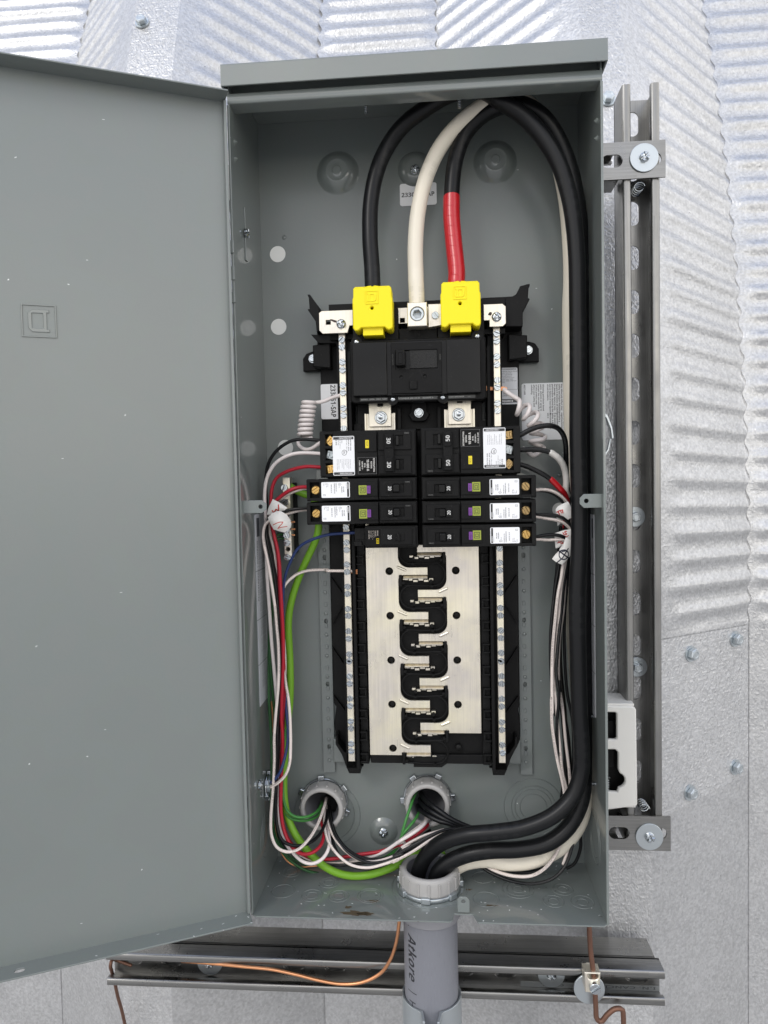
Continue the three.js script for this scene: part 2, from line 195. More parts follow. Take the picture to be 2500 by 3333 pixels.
// ================= setting =================
{
  const gC = (() => { const f = fbm(101, 16, 5), s = noiseGrid(256, 102); return dataTex(1024, 1024, (u, v) => { const m = 0.8 + 0.3 * (f(u, v) - 0.5) + 0.3 * (s(u * 256, v * 256) - 0.5); return [cl(toS(0.50 * m)), cl(toS(0.485 * m)), cl(toS(0.455 * m))]; }, true, 1, 1); })();
  const g = new THREE.PlaneGeometry(400, 400); g.rotateX(-Math.PI / 2);
  const uv = g.attributes.uv; for (let i = 0; i < uv.count; i++) uv.setXY(i, uv.getX(i) * 200, uv.getY(i) * 200);
  const m = new THREE.Mesh(g, new THREE.MeshStandardMaterial({ map: gC, roughness: 0.95 })); m.name = 'ground'; m.position.y = -1.0; m.receiveShadow = true; m.userData = { kind: 'structure', label: 'pale gravel ground in front of the metal wall' }; scene.add(m);
}
// pressed arch wall: section across x, arch along s; n is the depth behind the ridge faces
const WY0 = 280, WR = 2500, WZ = -51, DEEP = -100, RIB = 33.7;
function wallP(x, s, n) { if (s <= 0) return [x, WY0 + s, WZ + n]; const t = s / WR; return [x, WY0 + (WR + n) * Math.sin(t), WZ - WR + (WR + n) * Math.cos(t)]; }
const sm = (a, b, x) => { const t = Math.max(0, Math.min(1, (x - a) / (b - a))); return t * t * (3 - 2 * t); };
const ribJ = rng(303), ribAmp = Array.from({ length: 200 }, () => 0.85 + 0.3 * ribJ());
function ribH(s, strongPhase = 778) { if (s < -32) return 0; const k = (strongPhase - s) / RIB, i = Math.round(k), c = Math.cos((k - i) * 2 * Math.PI), strong = ((i % 2) + 2) % 2 === 0; const a = (strong ? 5.4 : 3.9) * ribAmp[(i + 100) % 200], h = Math.pow(Math.max(0, 0.5 + 0.5 * c), strong ? 1.25 : 1.7); return (a * h - 1.2) * sm(-32, -8, s); }
const wallG = thing('corrugated_wall', 'pressed silver metal arch wall with ribs behind the grey cabinet', 'wall', [0, -1000, WZ]);
function panel(name, x0, n0, x1, n1, kind, label, lift = 0, sTop = 1500, sBot = -1320, sLow = null) {
  const nx = kind === 'flat' ? 10 : Math.abs(x1 - x0) > 500 ? 150 : 34, ss = []; for (let s = sBot; s < Math.max(sBot, -560); s += 90) ss.push(s); for (let s = Math.max(sBot, -560); s < -90; s += 12) ss.push(s); for (let s = Math.max(sBot, -90); s <= sTop; s += 2.6) ss.push(s);
  const nb = noiseGrid(64, 400 + Math.round(x0)), pos = [], uv = [], idx = [], W = nx + 1;
  ss.forEach((s, j) => { for (let i = 0; i <= nx; i++) {
    const t = i / nx, x = x0 + (x1 - x0) * t, d0 = Math.abs(x - x0), d1 = Math.abs(x1 - x); let n = n0 + (n1 - n0) * t, h = 0;
    const kap = -0.03 + 0.4 * Math.pow(Math.max(0, s) / 700, 1.5), sk = s + kap * (Math.abs(n) - 100); if (kind === 'valley') h = ribH(s) * (0.25 * sm(0, 3, Math.min(d0, d1)) + 0.75 * sm(6, 26, Math.min(d0, d1)));
    if (kind === 'web') { const dr = n0 > n1 ? d0 : d1, dv = n0 > n1 ? d1 : d0; h = ribH(sk) * sm(10 + 14 * nb(3, s * 0.03), 55, dr) * (0.45 + 0.55 * sm(0, 26, dv)) * 0.9; }
    const wob = kind === 'flat' ? 0.8 : 1.4; n += h + lift + wob * (nb(x * 0.02, s * 0.02) - 0.5) * sm(0, 12, Math.min(d0, d1));
    let ax = x; if (kind !== 'flat') { const k = kind === 'valley' ? 1 - sm(0, 10, Math.min(d0, d1)) : 1 - sm(0, 10, n0 > n1 ? d1 : d0); ax += k * 2.6 * Math.sin((s - 778) / RIB * Math.PI * 2 + 0.6) * sm(-30, 0, s); }
    const sr = sLow ? Math.max(s, sLow(t)) : s, q = wallP(ax, sr, n); pos.push(...q); uv.push(x / 1000, sr / 1000);
    if (j && i) { const a = (j - 1) * W + i - 1; idx.push(a, a + 1, a + W, a + 1, a + W + 1, a + W); } } });
  const g = new THREE.BufferGeometry(); g.setAttribute('position', new THREE.Float32BufferAttribute(pos, 3)); g.setAttribute('uv', new THREE.Float32BufferAttribute(uv, 2)); g.setIndex(idx); g.computeVertexNormals();
  const b = rootBase(wallG); g.translate(-b[0], -b[1], -b[2]); g.scale(0.001, 0.001, 0.001);
  const m = new THREE.Mesh(g, kind === 'flat' ? M.wallFlat : M.wall); m.name = name; m.castShadow = m.receiveShadow = true; if (label) m.userData.label = label; wallG.add(m); return m;
}
panel('recessed_panel', -1900, DEEP + 3.4, -553, DEEP + 3.4, 'valley');
panel('sloped_panel', -566, DEEP - 7, -412, 0, 'web');
panel('ridge_strip', -412, 0, -345, 0, 'flat');
panel('sloped_panel', -345, 0, -143, DEEP - 7, 'web');
panel('recessed_panel', -157, DEEP + 3.4, 27, DEEP + 3.4, 'valley');
panel('sloped_panel', 13, DEEP - 7, 221, 0, 'web');
panel('ridge_strip', 221, 0, 276, 0, 'flat');
panel('sloped_panel', 276, 0, 445, DEEP - 7, 'web');
panel('recessed_panel', 431, DEEP + 3.4, 1700, DEEP + 3.4, 'valley');
// lapped base sheet on the right slope, ending on the diagonal seam
{ const sa = pt('O', 780, 1670, WZ - 6)[1] - WY0, sb = pt('O', 1370, 1320, WZ - 96)[1] - WY0; panel('lap_sheet', 281, -3.2, 429, -97.5, 'flat', 'plain lapped sheet with four hex bolts', 1.8, -26, sa - 4, (t) => sa + (sb - sa) * t); }
const slopeN = [100, 0, 157];
for (const [v, x, y] of [['O', 925, 413], ['O', 1262, 302], ['O', 918, 1465], ['O', 1262, 1272]]) {
  let lo = -89, best = null; for (let z = WZ; z > WZ - 102; z -= 0.5) { const p = pt(v, x, y, z), n = -100 * Math.max(0, p[0] - 276) / 157, e = Math.abs(p[2] - (WZ + n + 2)); if (!best || e < best[0]) best = [e, p]; }
  put('hex_bolt', 'wallBolt', hexBolt(7.6, 8.5, 10.5, false), M.zincMatte, wallG, best[1], x * 0.7, slopeN);
}
{ const p = wallP(-398, 863, 0), t = 863 / WR; put('hex_bolt', 'wallBolt', null, M.zincMatte, wallG, [p[0], p[1], p[2] + 0.5], 0.4, [0, Math.sin(t), Math.cos(t)]); const p2 = wallP(249, 676, 0), t2 = 676 / WR; put('hex_bolt', 'wallBolt', null, M.zincMatte, wallG, [p2[0], p2[1], p2[2] + 0.5], 0.9, [0, Math.sin(t2), Math.cos(t2)]); }

// ---------- slotted channel: back plate with stadium slots, two sides with rolled lips ----------
function channel(parent, len, depth, slotAt, map, mat, slotLen = 28.6, rail = len) {   // local: length along x from 0, width y +-20.6, back at z 0, lips at z depth
  const W = 20.65, t = 2.6, back = ext([[0, -W], [len, -W], [len, W], [0, W]], 0, t, 0, slotAt.map(x => stad(x, 0, slotLen, 14.3)));
  const prof = (s) => [[s * (W), 0.4], [s * W, depth - 2.2], [s * (W - 0.7), depth - 0.7], [s * (W - 2.2), depth], [s * (W - 7.6), depth], [s * (W - 9), depth - 0.8], [s * (W - 9.5), depth - 2.4], [s * (W - 9.5), depth - 7], [s * (W - 6.9), depth - 7], [s * (W - 6.9), depth - 2.8], [s * (W - 2.8), depth - 2.8], [s * (W - 2.8), 0.4]];
// the profile was drawn as (y, z) in the (x, y) plane; permute axes to (z->x, x->y, y->z)
  const perm = (s) => { const p = prof(s); if (s > 0) p.reverse(); const g = ext(p, 0, rail, 0, [], 1.2), a = g.attributes.position, n = g.attributes.normal; for (const b of [a, n]) for (let i = 0; i < b.count; i++) { const X = b.getX(i), Y = b.getY(i), Z = b.getZ(i); b.setXYZ(i, Z, X, Y); } return boxUV(g); };
  const gs = { web_plate: [back], side_rail: [perm(1), perm(-1)] };
  obj('web_plate', gs.web_plate.map(map), mat, parent); for (const g of gs.side_rail) obj('side_rail', map(g), mat, parent);
}
const mapM = (mtx, uvFlip) => (g) => { g.applyMatrix4(mtx); return boxUV(g); };
const mtx = (...m) => { const q = new THREE.Matrix4(); q.set(...m); return q; };
{ // upright channel at the cabinet's right, open side outward
  const t = thing('strut_channel', 'upright slotted galvanised channel bolted to the wall beside the cabinet', 'channel', [255.7, 16, -30]);
  const y0 = 16, len = 898 - 16, c = 255.7; const slots = []; for (let y = 870.7 - 16; y > 16; y -= 51.95) slots.push(y);
  channel(t, len, 40.5, slots.map(s => s), mapM(mtx(0, -1, 0, c, 1, 0, 0, y0, 0, 0, 1, -49.6, 0, 0, 0, 1)), M.strutV);
  for (const [v, x, y] of [['N', 490, 1508], ['O', 533, 513]]) { const p = pt(v, x, y, -46); put('washer', 'strutWasher', () => [ext(circ(0, 0, 12.2, 28), 0, 2, 0.3, [circ(0, 0, 5, 16)])], M.zincMatte, t, [p[0] - 2, p[1], -46.8]); put('hex_bolt', 'strutBolt', hexBolt(6.2, 7, 7.4, false), M.zincMatte, t, [p[0] - 2, p[1], -44.8], 0.4); }
}
for (const [yv, nm, tint] of [[812.2, 'short galvanised channel behind the cabinet top, held by a round washer', 0], [33.9, 'short galvanised channel behind the cabinet foot, held by a round washer', 1]]) {
  const t = thing('strut_channel', nm, 'channel', [0, yv - 21, -26]);
  const x0 = -270, x1 = 281.6 + tint * 3, len = x1 - x0, slots = []; for (let x = len - 8.5; x > 0; x -= 50.8) slots.push(x); if (slots[0] > len - 16) slots[0] = len - 16.5;
  channel(t, len, 40.5, slots, mapM(mtx(1, 0, 0, x0, 0, -1, 0, yv, 0, 0, -1, -6, 0, 0, 0, 1)), M.strut, 24, 230 - x0);
  const p = yv > 400 ? pt('M', 627, 676, -6) : pt('O', 612, 1797, -6);
  const w = put('washer', 'fender', () => [ext(circ(0, 0, 15.9, 48), 0, 2, 0.35, [circ(0, 0, 3.5, 16)])], M.zincMatte, t, [p[0], p[1], -5.8]);
  put('screw', 'fenderScrew', cross(5.8, 4.4), M.zinc, t, [p[0], p[1], -3.9], 0.5);
  // spring of the channel nut showing below the channel
  const sp = []; for (let i = 0; i <= 60; i++) { const a = i / 60 * Math.PI * 2 * 4; sp.push([p[0] - 3 + 5.5 * Math.cos(a), yv - (yv > 400 ? 1 : -1) * 27 + 5.5 * Math.sin(a) * 0.8, -12 - 20 * i / 60]); }
  obj('nut_spring', tube(sp, 0.7, 6, 2), M.zinc, t);
}
{ // long back-to-back pair under the cabinet
  const t = thing('strut_channel', 'long level pair of galvanised channels under the cabinet behind the conduit', 'channel', [-63, -155, -8]);
  const x0 = -394, len = 662, slots = []; for (let x = 22; x < len - 8; x += 51.2) slots.push(x);
  channel(t, len, 24, slots, mapM(mtx(1, 0, 0, x0, 0, 1, 0, -132.5, 0, 0, 1, 1.2, 0, 0, 0, 1)), M.strut);
  channel(t, len - 6, 38, slots, mapM(mtx(1, 0, 0, x0 + 2, 0, -1, 0, -132.6, 0, 0, -1, 0.8, 0, 0, 0, 1)), M.strut);
  for (const [v, x, y] of [['K', 580, 440], ['L', 722, 445]]) { const p = pt(v, x, y, 4); put('washer', 'fender', null, M.zincMatte, t, [p[0], -133, 4]); put('screw', 'fenderScrew', null, M.zinc, t, [p[0], -133, 6], 0.2); }
  // stamped maker's wording on the web between the slots
  const tx = canvas(512, 64, (g, w, h) => { g.fillStyle = '#8f9292'; g.fillRect(0, 0, w, h); g.fillStyle = '#54585a'; g.font = '40px sans-serif'; g.fillText('I.N. CANCE    INI    GOV.', 12, 46); });
  const r = rect('L', 590, 448, 1190, 486, 4); obj('stamped_text', (() => { const g0 = ext([[r.x0, -150], [r.x1, -150], [r.x1, -143.5], [r.x0, -143.5]], 3.9, 4.05), p = g0.attributes.position, uv = g0.attributes.uv; for (let i = 0; i < p.count; i++) uv.setXY(i, 1 - (p.getX(i) - r.x0) / (r.x1 - r.x0), 1 - (p.getY(i) + 150) / 6.5); return g0; })(), new THREE.MeshStandardMaterial({ map: tx, roughness: 0.45, metalness: 0.8 }), t);
}

// ================= cabinet =================
const IX = 183.5, FZ = 114, TOPY = 875;
const cab = thing('electrical_cabinet', 'open grey steel electrical cabinet with its door swung to the side', 'cabinet', [0, -2, 0]);
{
  const b1 = pt('c3', 290, 470, 0), b2 = pt('c3', 1330, 435, 0);
  cab.userData.base = undefined; delete cab.userData.base;
  obj('back_panel', ext([[-185, -2], [185, -2], [185, TOPY], [-185, TOPY]], -1.6, 0, 0, [circ(b1[0], b1[1], 23, 32), circ(b2[0], b2[1], 23, 32)]), M.backPaint, cab);
  // side walls with a folded front edge
  for (const s of [-1, 1]) { obj('side_wall', [bx(s * IX, s * (IX + 1.8), -2, TOPY, 0.02, FZ + 2, 0.5), bx(s * (IX - 0.1), s * (IX + 2.6), -2, 838, FZ + 1.2, FZ + 3.2, 0.8)], M.paint, cab); }
  // floor, cut out at the front for the cover tab
  { const z1 = 121, g = ext([[-IX, 0.02], [IX, 0.02], [IX, z1 - 3], [IX - 3, z1], [53, z1], [48.6, z1 - 14], [29, z1 - 14], [27.5, z1 - 3], [24.5, z1], [-IX + 3, z1], [-IX, z1 - 3]], 0, 1.6, 0.2, [circ(2.4, 57, 29, 40)]); g.rotateX(Math.PI / 2); g.translate(0, 0, 0); obj('floor_panel', boxUV(g), M.paintDusty, cab); }
  obj('top_panel', bx(-IX, IX, TOPY - 1, TOPY + 1, 0.02, 100, 0.4), M.paint, cab);
  // header over the opening: rolled front face, flat underside running back
  obj('header', (() => { const p = [[97, 838.6], [114.6, 838.6], [115.8, 839], [116.4, 840], [116.4, 848], [115.6, 849.2], [114.4, 849.6], [104, 849.6], [104, 853], [102.5, 853], [102.5, 848], [114.6, 848], [114.6, 840.2], [97, 840.2]].map(([z, y]) => [z, y]); const g = ext(p, -185.5, 185.5, 0, [], 0.75), a = g.attributes.position, n = g.attributes.normal; for (const q of [a, n]) for (let i = 0; i < q.count; i++) { const Z = q.getX(i), Y = q.getY(i), X = q.getZ(i); q.setXYZ(i, X, Y, Z); } /* mirror, restore winding */ for (const q of [a, n, g.attributes.uv]) { const k = q.itemSize, A = q.array; for (let i = 0; i < q.count; i += 3) for (let c = 0; c < k; c++) { const t = A[(i + 1) * k + c]; A[(i + 1) * k + c] = A[(i + 2) * k + c]; A[(i + 2) * k + c] = t; } } return boxUV(g); })(), M.paint, cab);
  obj('header_backing', bx(-IX, IX, 848, TOPY, 101, 102.6), M.paint, cab);
  // rain hood
  const hood = obj('rain_hood', [bx(-189, 189, 851.5, 872, 124.4, 126.4, 0.7), bx(-189, -187, 851.5, 873, 60, 125.4, 0.6), bx(187, 189, 851.5, 873, 60, 125.4, 0.6), (() => { const g = bx(-189, 189, -1, 1, -66, 66, 0.6); g.rotateX(0.1); g.translate(0, 878.5, 60.4); return boxUV(g); })()], M.paint, cab);
  // pressed mounting bosses, embossing, screws
  const boss = [[25, 0.02], [23.5, 0.6], [21, 3.2], [17, 6.6], [13, 8.4], [11.5, 8.7], [11.2, 8.1], [5.2, 8.1], [5, 8.9], [4.4, 9], [0.01, 9]];
  for (const [x, y] of [[728, 363], [1070, 340]]) { const p = pt('X', x, y + 6, 6); obj('mounting_boss', lathe(boss, 'z', [p[0], p[1], 0], 40), M.paint, cab); }
  { const p = pt('T', 1350, 630, 5); obj('mounting_boss', [lathe([[20, 0.02], [19, 1.5], [16, 5.5], [11, 7.2], [9, 6.6], [0.01, 6.4]], 'z', [p[0], p[1] + 3, 0], 36)], M.paint, cab); put('screw', 'panScrew', cross(5.2, 4), M.zinc, cab, [p[0], p[1], 6.6], 0.3); }
  { const p = pt('c3', 897, 700, 5); obj('mounting_boss', [lathe([[17, 0.02], [16, 0.8], [12, 3.4], [8.5, 4.6], [7.5, 4.2], [0.01, 4]], 'z', [p[0], p[1], 0], 36)], M.paint, cab); put('screw', 'panScrew', null, M.zinc, cab, [p[0], p[1], 4.2], 0.8); }
  { const p = pt('T', 465, 1083, 1); put('rivet', 'rivet', () => [lathe([[0.01, 1.5], [1.8, 1.2], [2.6, 0]], 'z', [0, 0, 0], 16)], M.paintPlain, cab, [p[0], p[1], 0]); const q = pt('b1', 945, 1920, 1); put('rivet', 'rivet', null, M.paintPlain, cab, [q[0], q[1], 0]); }
  for (const [v, x, y] of [['T', 1018, 222], ['T', 1650, 185]]) { const p = pt(v, x, y, 70); const g = [cylZ(0, 0, 0, 9, 1.7, 10)]; for (let k = 0; k < 5; k++) { const q = new THREE.TorusGeometry(1.8, 0.45, 5, 12); q.translate(0, 0, 1 + k * 1.7); g.push(boxUV(clean(q))); } const m = finish(g); m.rotateX(Math.PI / 2); m.translate(p[0], p[1] + 5, p[2]); obj('screw_tip', m, M.zinc, cab); }
  // knockouts: shallow score rings pressed into floor, sides and back
  const ring = (r, w = 0.9, h = 0.5) => { const g = new THREE.TorusGeometry(r, w * 0.6, 4, 40); g.scale(1, 1, h); return boxUV(clean(g)); };
  const ko = (r, at, axis, rs) => { const gs = rs.map(q => ring(r * q)); const g = finish(gs); if (axis === 'y') g.rotateX(Math.PI / 2); if (axis === 'x') g.rotateY(Math.PI / 2); g.translate(...at); obj('knockout', boxUV(g), M.paintPlain, cab); };
  for (const [x, z, r, rs] of [[-161, 74, 13, [1]], [-127, 81, 11.5, [1, 0.55]], [-112, 55, 10.5, [1, 0.55]], [-97, 81, 11, [1, 0.55]], [-62.7, 78.5, 14, [1, 0.8]], [-160, 34, 11, [1, 0.6]], [62.5, 36, 12, [1]], [63.5, 79.5, 14, [1]], [100, 59, 17, [1, 0.72, 0.35]], [149, 57, 11, [1, 0.5]], [135.6, 80, 11, [1, 0.5]], [166, 80, 12, [1, 0.5]]]) ko(r, [x, 0.1, z], 'y', rs);
  { const p = pt('J', 1075, 390, 0); ko(30, [p[0], p[1], 0.1], 'z', [1.15, 0.86, 0.72, 0.52]); const q = ptX('I', 220, 700, -IX); ko(20, [-IX + 0.1, q[1] - 8, 55], 'x', [1.2, 0.9, 0.6]); ko(22, [IX - 0.1, 63, 62], 'x', [1.25, 0.95]); }
  { const p = pt('c3', 300, 480, 0); ko(33, [p[0] + 6, p[1] - 4, 0.1], 'z', [1.0, 1.22]); ko(38, [2.4, 0.1, 57], 'y', [1.0, 1.12]); }
  // rusty smears left on the floor by the conduit work
  { const r = rng(515), rust = new THREE.MeshStandardMaterial({ color: new THREE.Color().setRGB(0.075, 0.055, 0.03), roughness: 0.85 }); for (const [v, x, y, w, d] of [['I', 1050, 1470, 15, 5], ['I', 1130, 1490, 9, 3], ['I', 975, 1390, 4, 2.4], ['I', 1205, 1340, 7, 3], ['J', 610, 985, 4, 1.6], ['J', 775, 1100, 6, 1.6]]) { const p = ptY(v, x, y, 0), o = []; for (let i = 0; i < 22; i++) { const a = i / 22 * 6.283, k = 0.55 + 0.75 * r(); o.push([p[0] + w * k * Math.cos(a), -Math.min(p[2], 112) + d * k * Math.sin(a)]); } const g = ext(o, 0, 0.12); g.rotateX(-Math.PI / 2); g.translate(0, 0.03, 0); obj('rust_smear', boxUV(g), rust, cab); } }
  // small pyramid dimples near the top of both sides
  for (const s of [-1, 1]) for (const y of [808, 791]) { const g = new THREE.ConeGeometry(3.6, 3.4, 4); g.rotateZ(s * Math.PI / 2); g.translate(s * (IX - 1.6), y, 101); obj('dimple', boxUV(clean(g)), M.paint, cab); }
  // cover tabs
  { const r = rect('C', 60, 770, 183, 886, 112); obj('cover_tab', [ext([[-IX, r.y0], [r.x1 - 5, r.y0], [r.x1, r.y0 + 4], [r.x1, r.y1 - 4], [r.x1 - 5, r.y1], [-IX, r.y1]], 108.5, 110.3, 0.3, [circ(r.x1 - 6.5, (r.y0 + r.y1) / 2, 2.3, 16)])], M.paint, cab);
    const q = rect('N', 85, 1345, 195, 1445, 112); obj('cover_tab', [ext([[IX, q.y0], [q.x0 + 4, q.y0], [q.x0, q.y0 + 4], [q.x0, q.y1 - 4], [q.x0 + 4, q.y1], [IX, q.y1]].reverse(), 108.5, 110.3, 0.3, [circ(q.x0 + 6.5, (q.y0 + q.y1) / 2, 2.3, 16)])], M.paint, cab);
    obj('cover_tab', [ext([[32.5, 1.7], [45, 1.7], [45, 15], [42, 18.6], [35.5, 18.6], [32.5, 15]], 106, 107.6, 0.25, [circ(38.7, 13.6, 2.2, 16)])], M.paint, cab); }
  // hinge knuckles and slotted strap on the left wall
  { const hz = FZ + 3; const g = []; for (const [y0, y1] of [[703, 690], [677, 663], [651, 640]]) g.push(bx(-186.8, -182.6, y1, y0, hz - 1.5, hz + 1.8, 0.7)); obj('hinge', g, M.paint, cab);
    const p0 = ptX('T', 200, 890, -IX), p1 = ptX('T', 210, 1245, -IX); obj('hinge_strap', [bx(-IX, -IX + 1.4, p1[1], p0[1], p0[2] - 3, p0[2] + 4, 0.5)], M.paint, cab); const p2 = ptX('T', 200, 1058, -IX); put('screw', 'panScrew', null, M.zinc, cab, [-IX + 1, p2[1], p2[2]], 0.2, [1, 0, 0]); }
  // screw ends coming through the right wall
  for (const y of [187, 112]) { const g = [lathe([[0.01, 0], [1.9, 0.3], [1.9, 12], [0.01, 13]], 'z', [0, 0, 0], 10)]; for (let k = 0; k < 7; k++) { const q = new THREE.TorusGeometry(1.9, 0.4, 4, 12); q.translate(0, 0, 1 + k * 1.6); g.push(boxUV(clean(q))); } const m = finish(g); m.rotateY(-Math.PI / 2); m.translate(IX, y + 8, 58); obj('screw_tip', m, M.zinc, cab); }
  // stickers on the inside
  const dot = printed(canvas(64, 64, (g) => { g.fillStyle = '#e2e3df'; g.fillRect(0, 0, 64, 64); g.fillStyle = '#bcbdb9'; g.beginPath(); g.arc(34, 32, 3, 0, 7); g.fill(); }), 0.5);
  for (const [v, x, y, r] of [['X', 600, 549, 9.3], ['X', 602, 706, 9.3], ['a1', 660, 980, 9.2], ['a2', 780, 170, 6.5], ['b2', 800, 720, 8]]) { const p = pt(v, x, y, 0); obj('round_sticker', ext(circ(p[0], p[1], r, 36), 0.05, 0.35), dot, cab); }
  const sap = canvas(256, 160, (g, w, h) => { g.fillStyle = '#e6e7e8'; g.fillRect(0, 0, w, h); g.fillStyle = '#101114'; g.font = 'bold 43px sans-serif'; g.fillText('233051-SAP', 10, 96); });
  { const r = rect('T', 1248, 718, 1496, 868, 0.3); label('part_number_sticker', cab, r, 0.3, sap, 0, 2.5); }
  // bilingual notice on the right of the back panel, read downward
  const notice = canvas(512, 512, (g, w, h) => { g.fillStyle = '#dcdee0'; g.fillRect(0, 0, w, h); g.fillStyle = '#141518'; g.font = 'bold 19px sans-serif';
    ['This equipment is designed', 'and tested by Square D to', 'performance levels which', 'exceed Underwriters Laborato-', 'ries Standards. Use of Other', 'than Square D Circuit Breakers', 'May Adversely Affect User', 'Safety and Impair Reliability.', 'Square D disclaims all liability', 'for damage, injury or non-', 'performance caused by the', 'use or failure of non-Square D', 'circuit breakers.', '', 'Allowing petroleum based', 'paint, solvents or spray to', 'contact the non-metallic parts', 'of this product may', 'affect user safety and', 'reliability.'].forEach((t, i) => g.fillText(t, 12, 26 + i * 21));
    ['Este equipo diseñado y pro-', 'bado por Square D supera el', 'rendimiento establecido', 'normas de UL', 'interruptores autom.', 'sean de Square D', 'negativamente la', 'usuario y', 'confiabilidad', 'D no asume', 'daños, o de', 'funcionamiento', 'uso o'].forEach((t, i) => g.fillText(t, 270, 26 + i * 21)); g.fillText('40271-655', 12, 490); });
  { const r = rect('b1', 268, 255, 1180, 1280, 0.3); label('notice_sticker', cab, { x0: r.x0, x1: r.x1 + 6, y0: r.y0, y1: r.y1 }, 0.3, notice, -1, 2.5); }
  { const p = pt('B', 1150, 1560, 0.3); }
  // directory labels on both side walls, seen edge on
  const dir = canvas(1024, 192, (g, w, h) => { g.fillStyle = '#b9bcc0'; g.fillRect(0, 0, w, h); g.fillStyle = '#4a4d52'; g.fillRect(20, 30, 100, 60); g.font = 'bold 26px sans-serif'; g.fillStyle = '#3a3d42'; g.fillText('WARNING / ADVERTENCIA', 140, 46); g.font = '13px sans-serif'; for (let i = 0; i < 8; i++) g.fillText('Hazardous voltage will shock, burn, or cause death. Turn off power before working inside. Tension peligrosa puede electrocutar y quemar.', 140, 70 + i * 15); for (const x of [300, 560, 800]) g.fillRect(x, 0, 3, h); });
  const side = (X, y0, y1, z0, z1, turn, slant) => { const g = bx(X - 0.2, X + 0.2, y0, y1, z0, z1), p = g.attributes.position, uv = g.attributes.uv; for (let i = 0; i < p.count; i++) { const s = (p.getY(i) - y0) / (y1 - y0), t = (p.getZ(i) - z0) / (z1 - z0); uv.setXY(i, turn > 0 ? 1 - s : s, t); } obj('directory_label', g, printed(dir), cab); };
  side(-IX + 0.4, 206, 421, 26, 66, 1); side(IX - 0.4, 198, 415, 48, 72, 1);
}
// door, hinged at the left edge and opened far back; n is its inner normal
{
  const al = 25 * Math.PI / 180, hx = -187, hz = FZ + 3.5;
  const m4 = new THREE.Matrix4().makeBasis(new THREE.Vector3(-Math.cos(al), 0, Math.sin(al)), new THREE.Vector3(0, 1, 0), new THREE.Vector3(-Math.sin(al), 0, -Math.cos(al))); m4.setPosition(hx, 0, hz);
  // local: x away from hinge, y up, z into the door's outer side (so -z faces the viewer)
  const D = (g) => { boxUV(g); g.applyMatrix4(m4); return g; };
  const Wd = 362, y0 = 1.5, y1 = 842;
  const door = obj('door', [D(bx(0, Wd, y0, y1, 0, 1.6, 0.4)), D(bx(0, 3, y0 + 2, y1 - 2, -6, 1, 0.8))], M.doorPaint, cab, 'wide flat door panel opened to the left');
  obj('top_flange', [D(bx(0.5, Wd, y1 - 1.6, y1, -22, 1.5, 0.5))], M.paint, door);
  obj('bottom_flange', [D(ext([[0.5, -22], [Wd, -22], [Wd, 1.4], [0.5, 1.4]], 0, 1.6, 0.2, [stad(218, -11.5, 9, 6)]).rotateX(Math.PI / 2).translate(0, y0 + 1.6, 0))], M.paintDusty, door);
  obj('side_flange', [D(bx(Wd - 1.6, Wd, y0, y1, -22, 1.5, 0.5))], M.paint, door);
  // square emblem pressed into the sheet (mirrored, seen from behind)
  const E = (v, x, y) => { const d = ray(v, x, y), n = new THREE.Vector3(-Math.sin(al), 0, -Math.cos(al)), t = (new THREE.Vector3(hx, 0, hz).sub(V3(CAM))).dot(n) / d.dot(n), P = V3(CAM).add(d.multiplyScalar(t)), L = P.clone().sub(new THREE.Vector3(hx, 0, hz)); return [L.dot(new THREE.Vector3(-Math.cos(al), 0, Math.sin(al))), L.y]; };
  VIEWS.em = [20, 940, 7.541];
  const c = E('em', 810, 790), e0 = E('em', 365, 380), e1 = E('em', 1275, 1240), w = Math.abs(e0[0] - e1[0]) / 2, h = Math.abs(e0[1] - e1[1]) / 2;
  const fr = (a, b, k, rr, z) => { const g = ext(rrect(c[0] - a, c[0] + a, c[1] - b, c[1] + b, rr), z, 0.2, 0.35, [rrect(c[0] - a + k, c[0] + a - k, c[1] - b + k, c[1] + b - k, Math.max(0.3, rr - k)).reverse()]); return D(g); };
  obj('emblem', [fr(w, h, 1.5, 0.8, -0.9), D(ext([[c[0] - w * 0.58, c[1] + h * 0.68], [c[0] + w * 0.4, c[1] + h * 0.68], [c[0] + w * 0.62, c[1] + h * 0.45], [c[0] + w * 0.62, c[1] - h * 0.45], [c[0] + w * 0.4, c[1] - h * 0.68], [c[0] - w * 0.58, c[1] - h * 0.68], [c[0] - w * 0.58, c[1] - h * 0.5], [c[0] - w * 0.44, c[1] - h * 0.5], [c[0] - w * 0.44, c[1] + h * 0.5], [c[0] - w * 0.58, c[1] + h * 0.5]].reverse(), -0.9, 0.2, 0.35, [rrect(c[0] - w * 0.24, c[0] + w * 0.4, c[1] - h * 0.46, c[1] + h * 0.46, 0.8)]))], M.paintPlain, door);
}

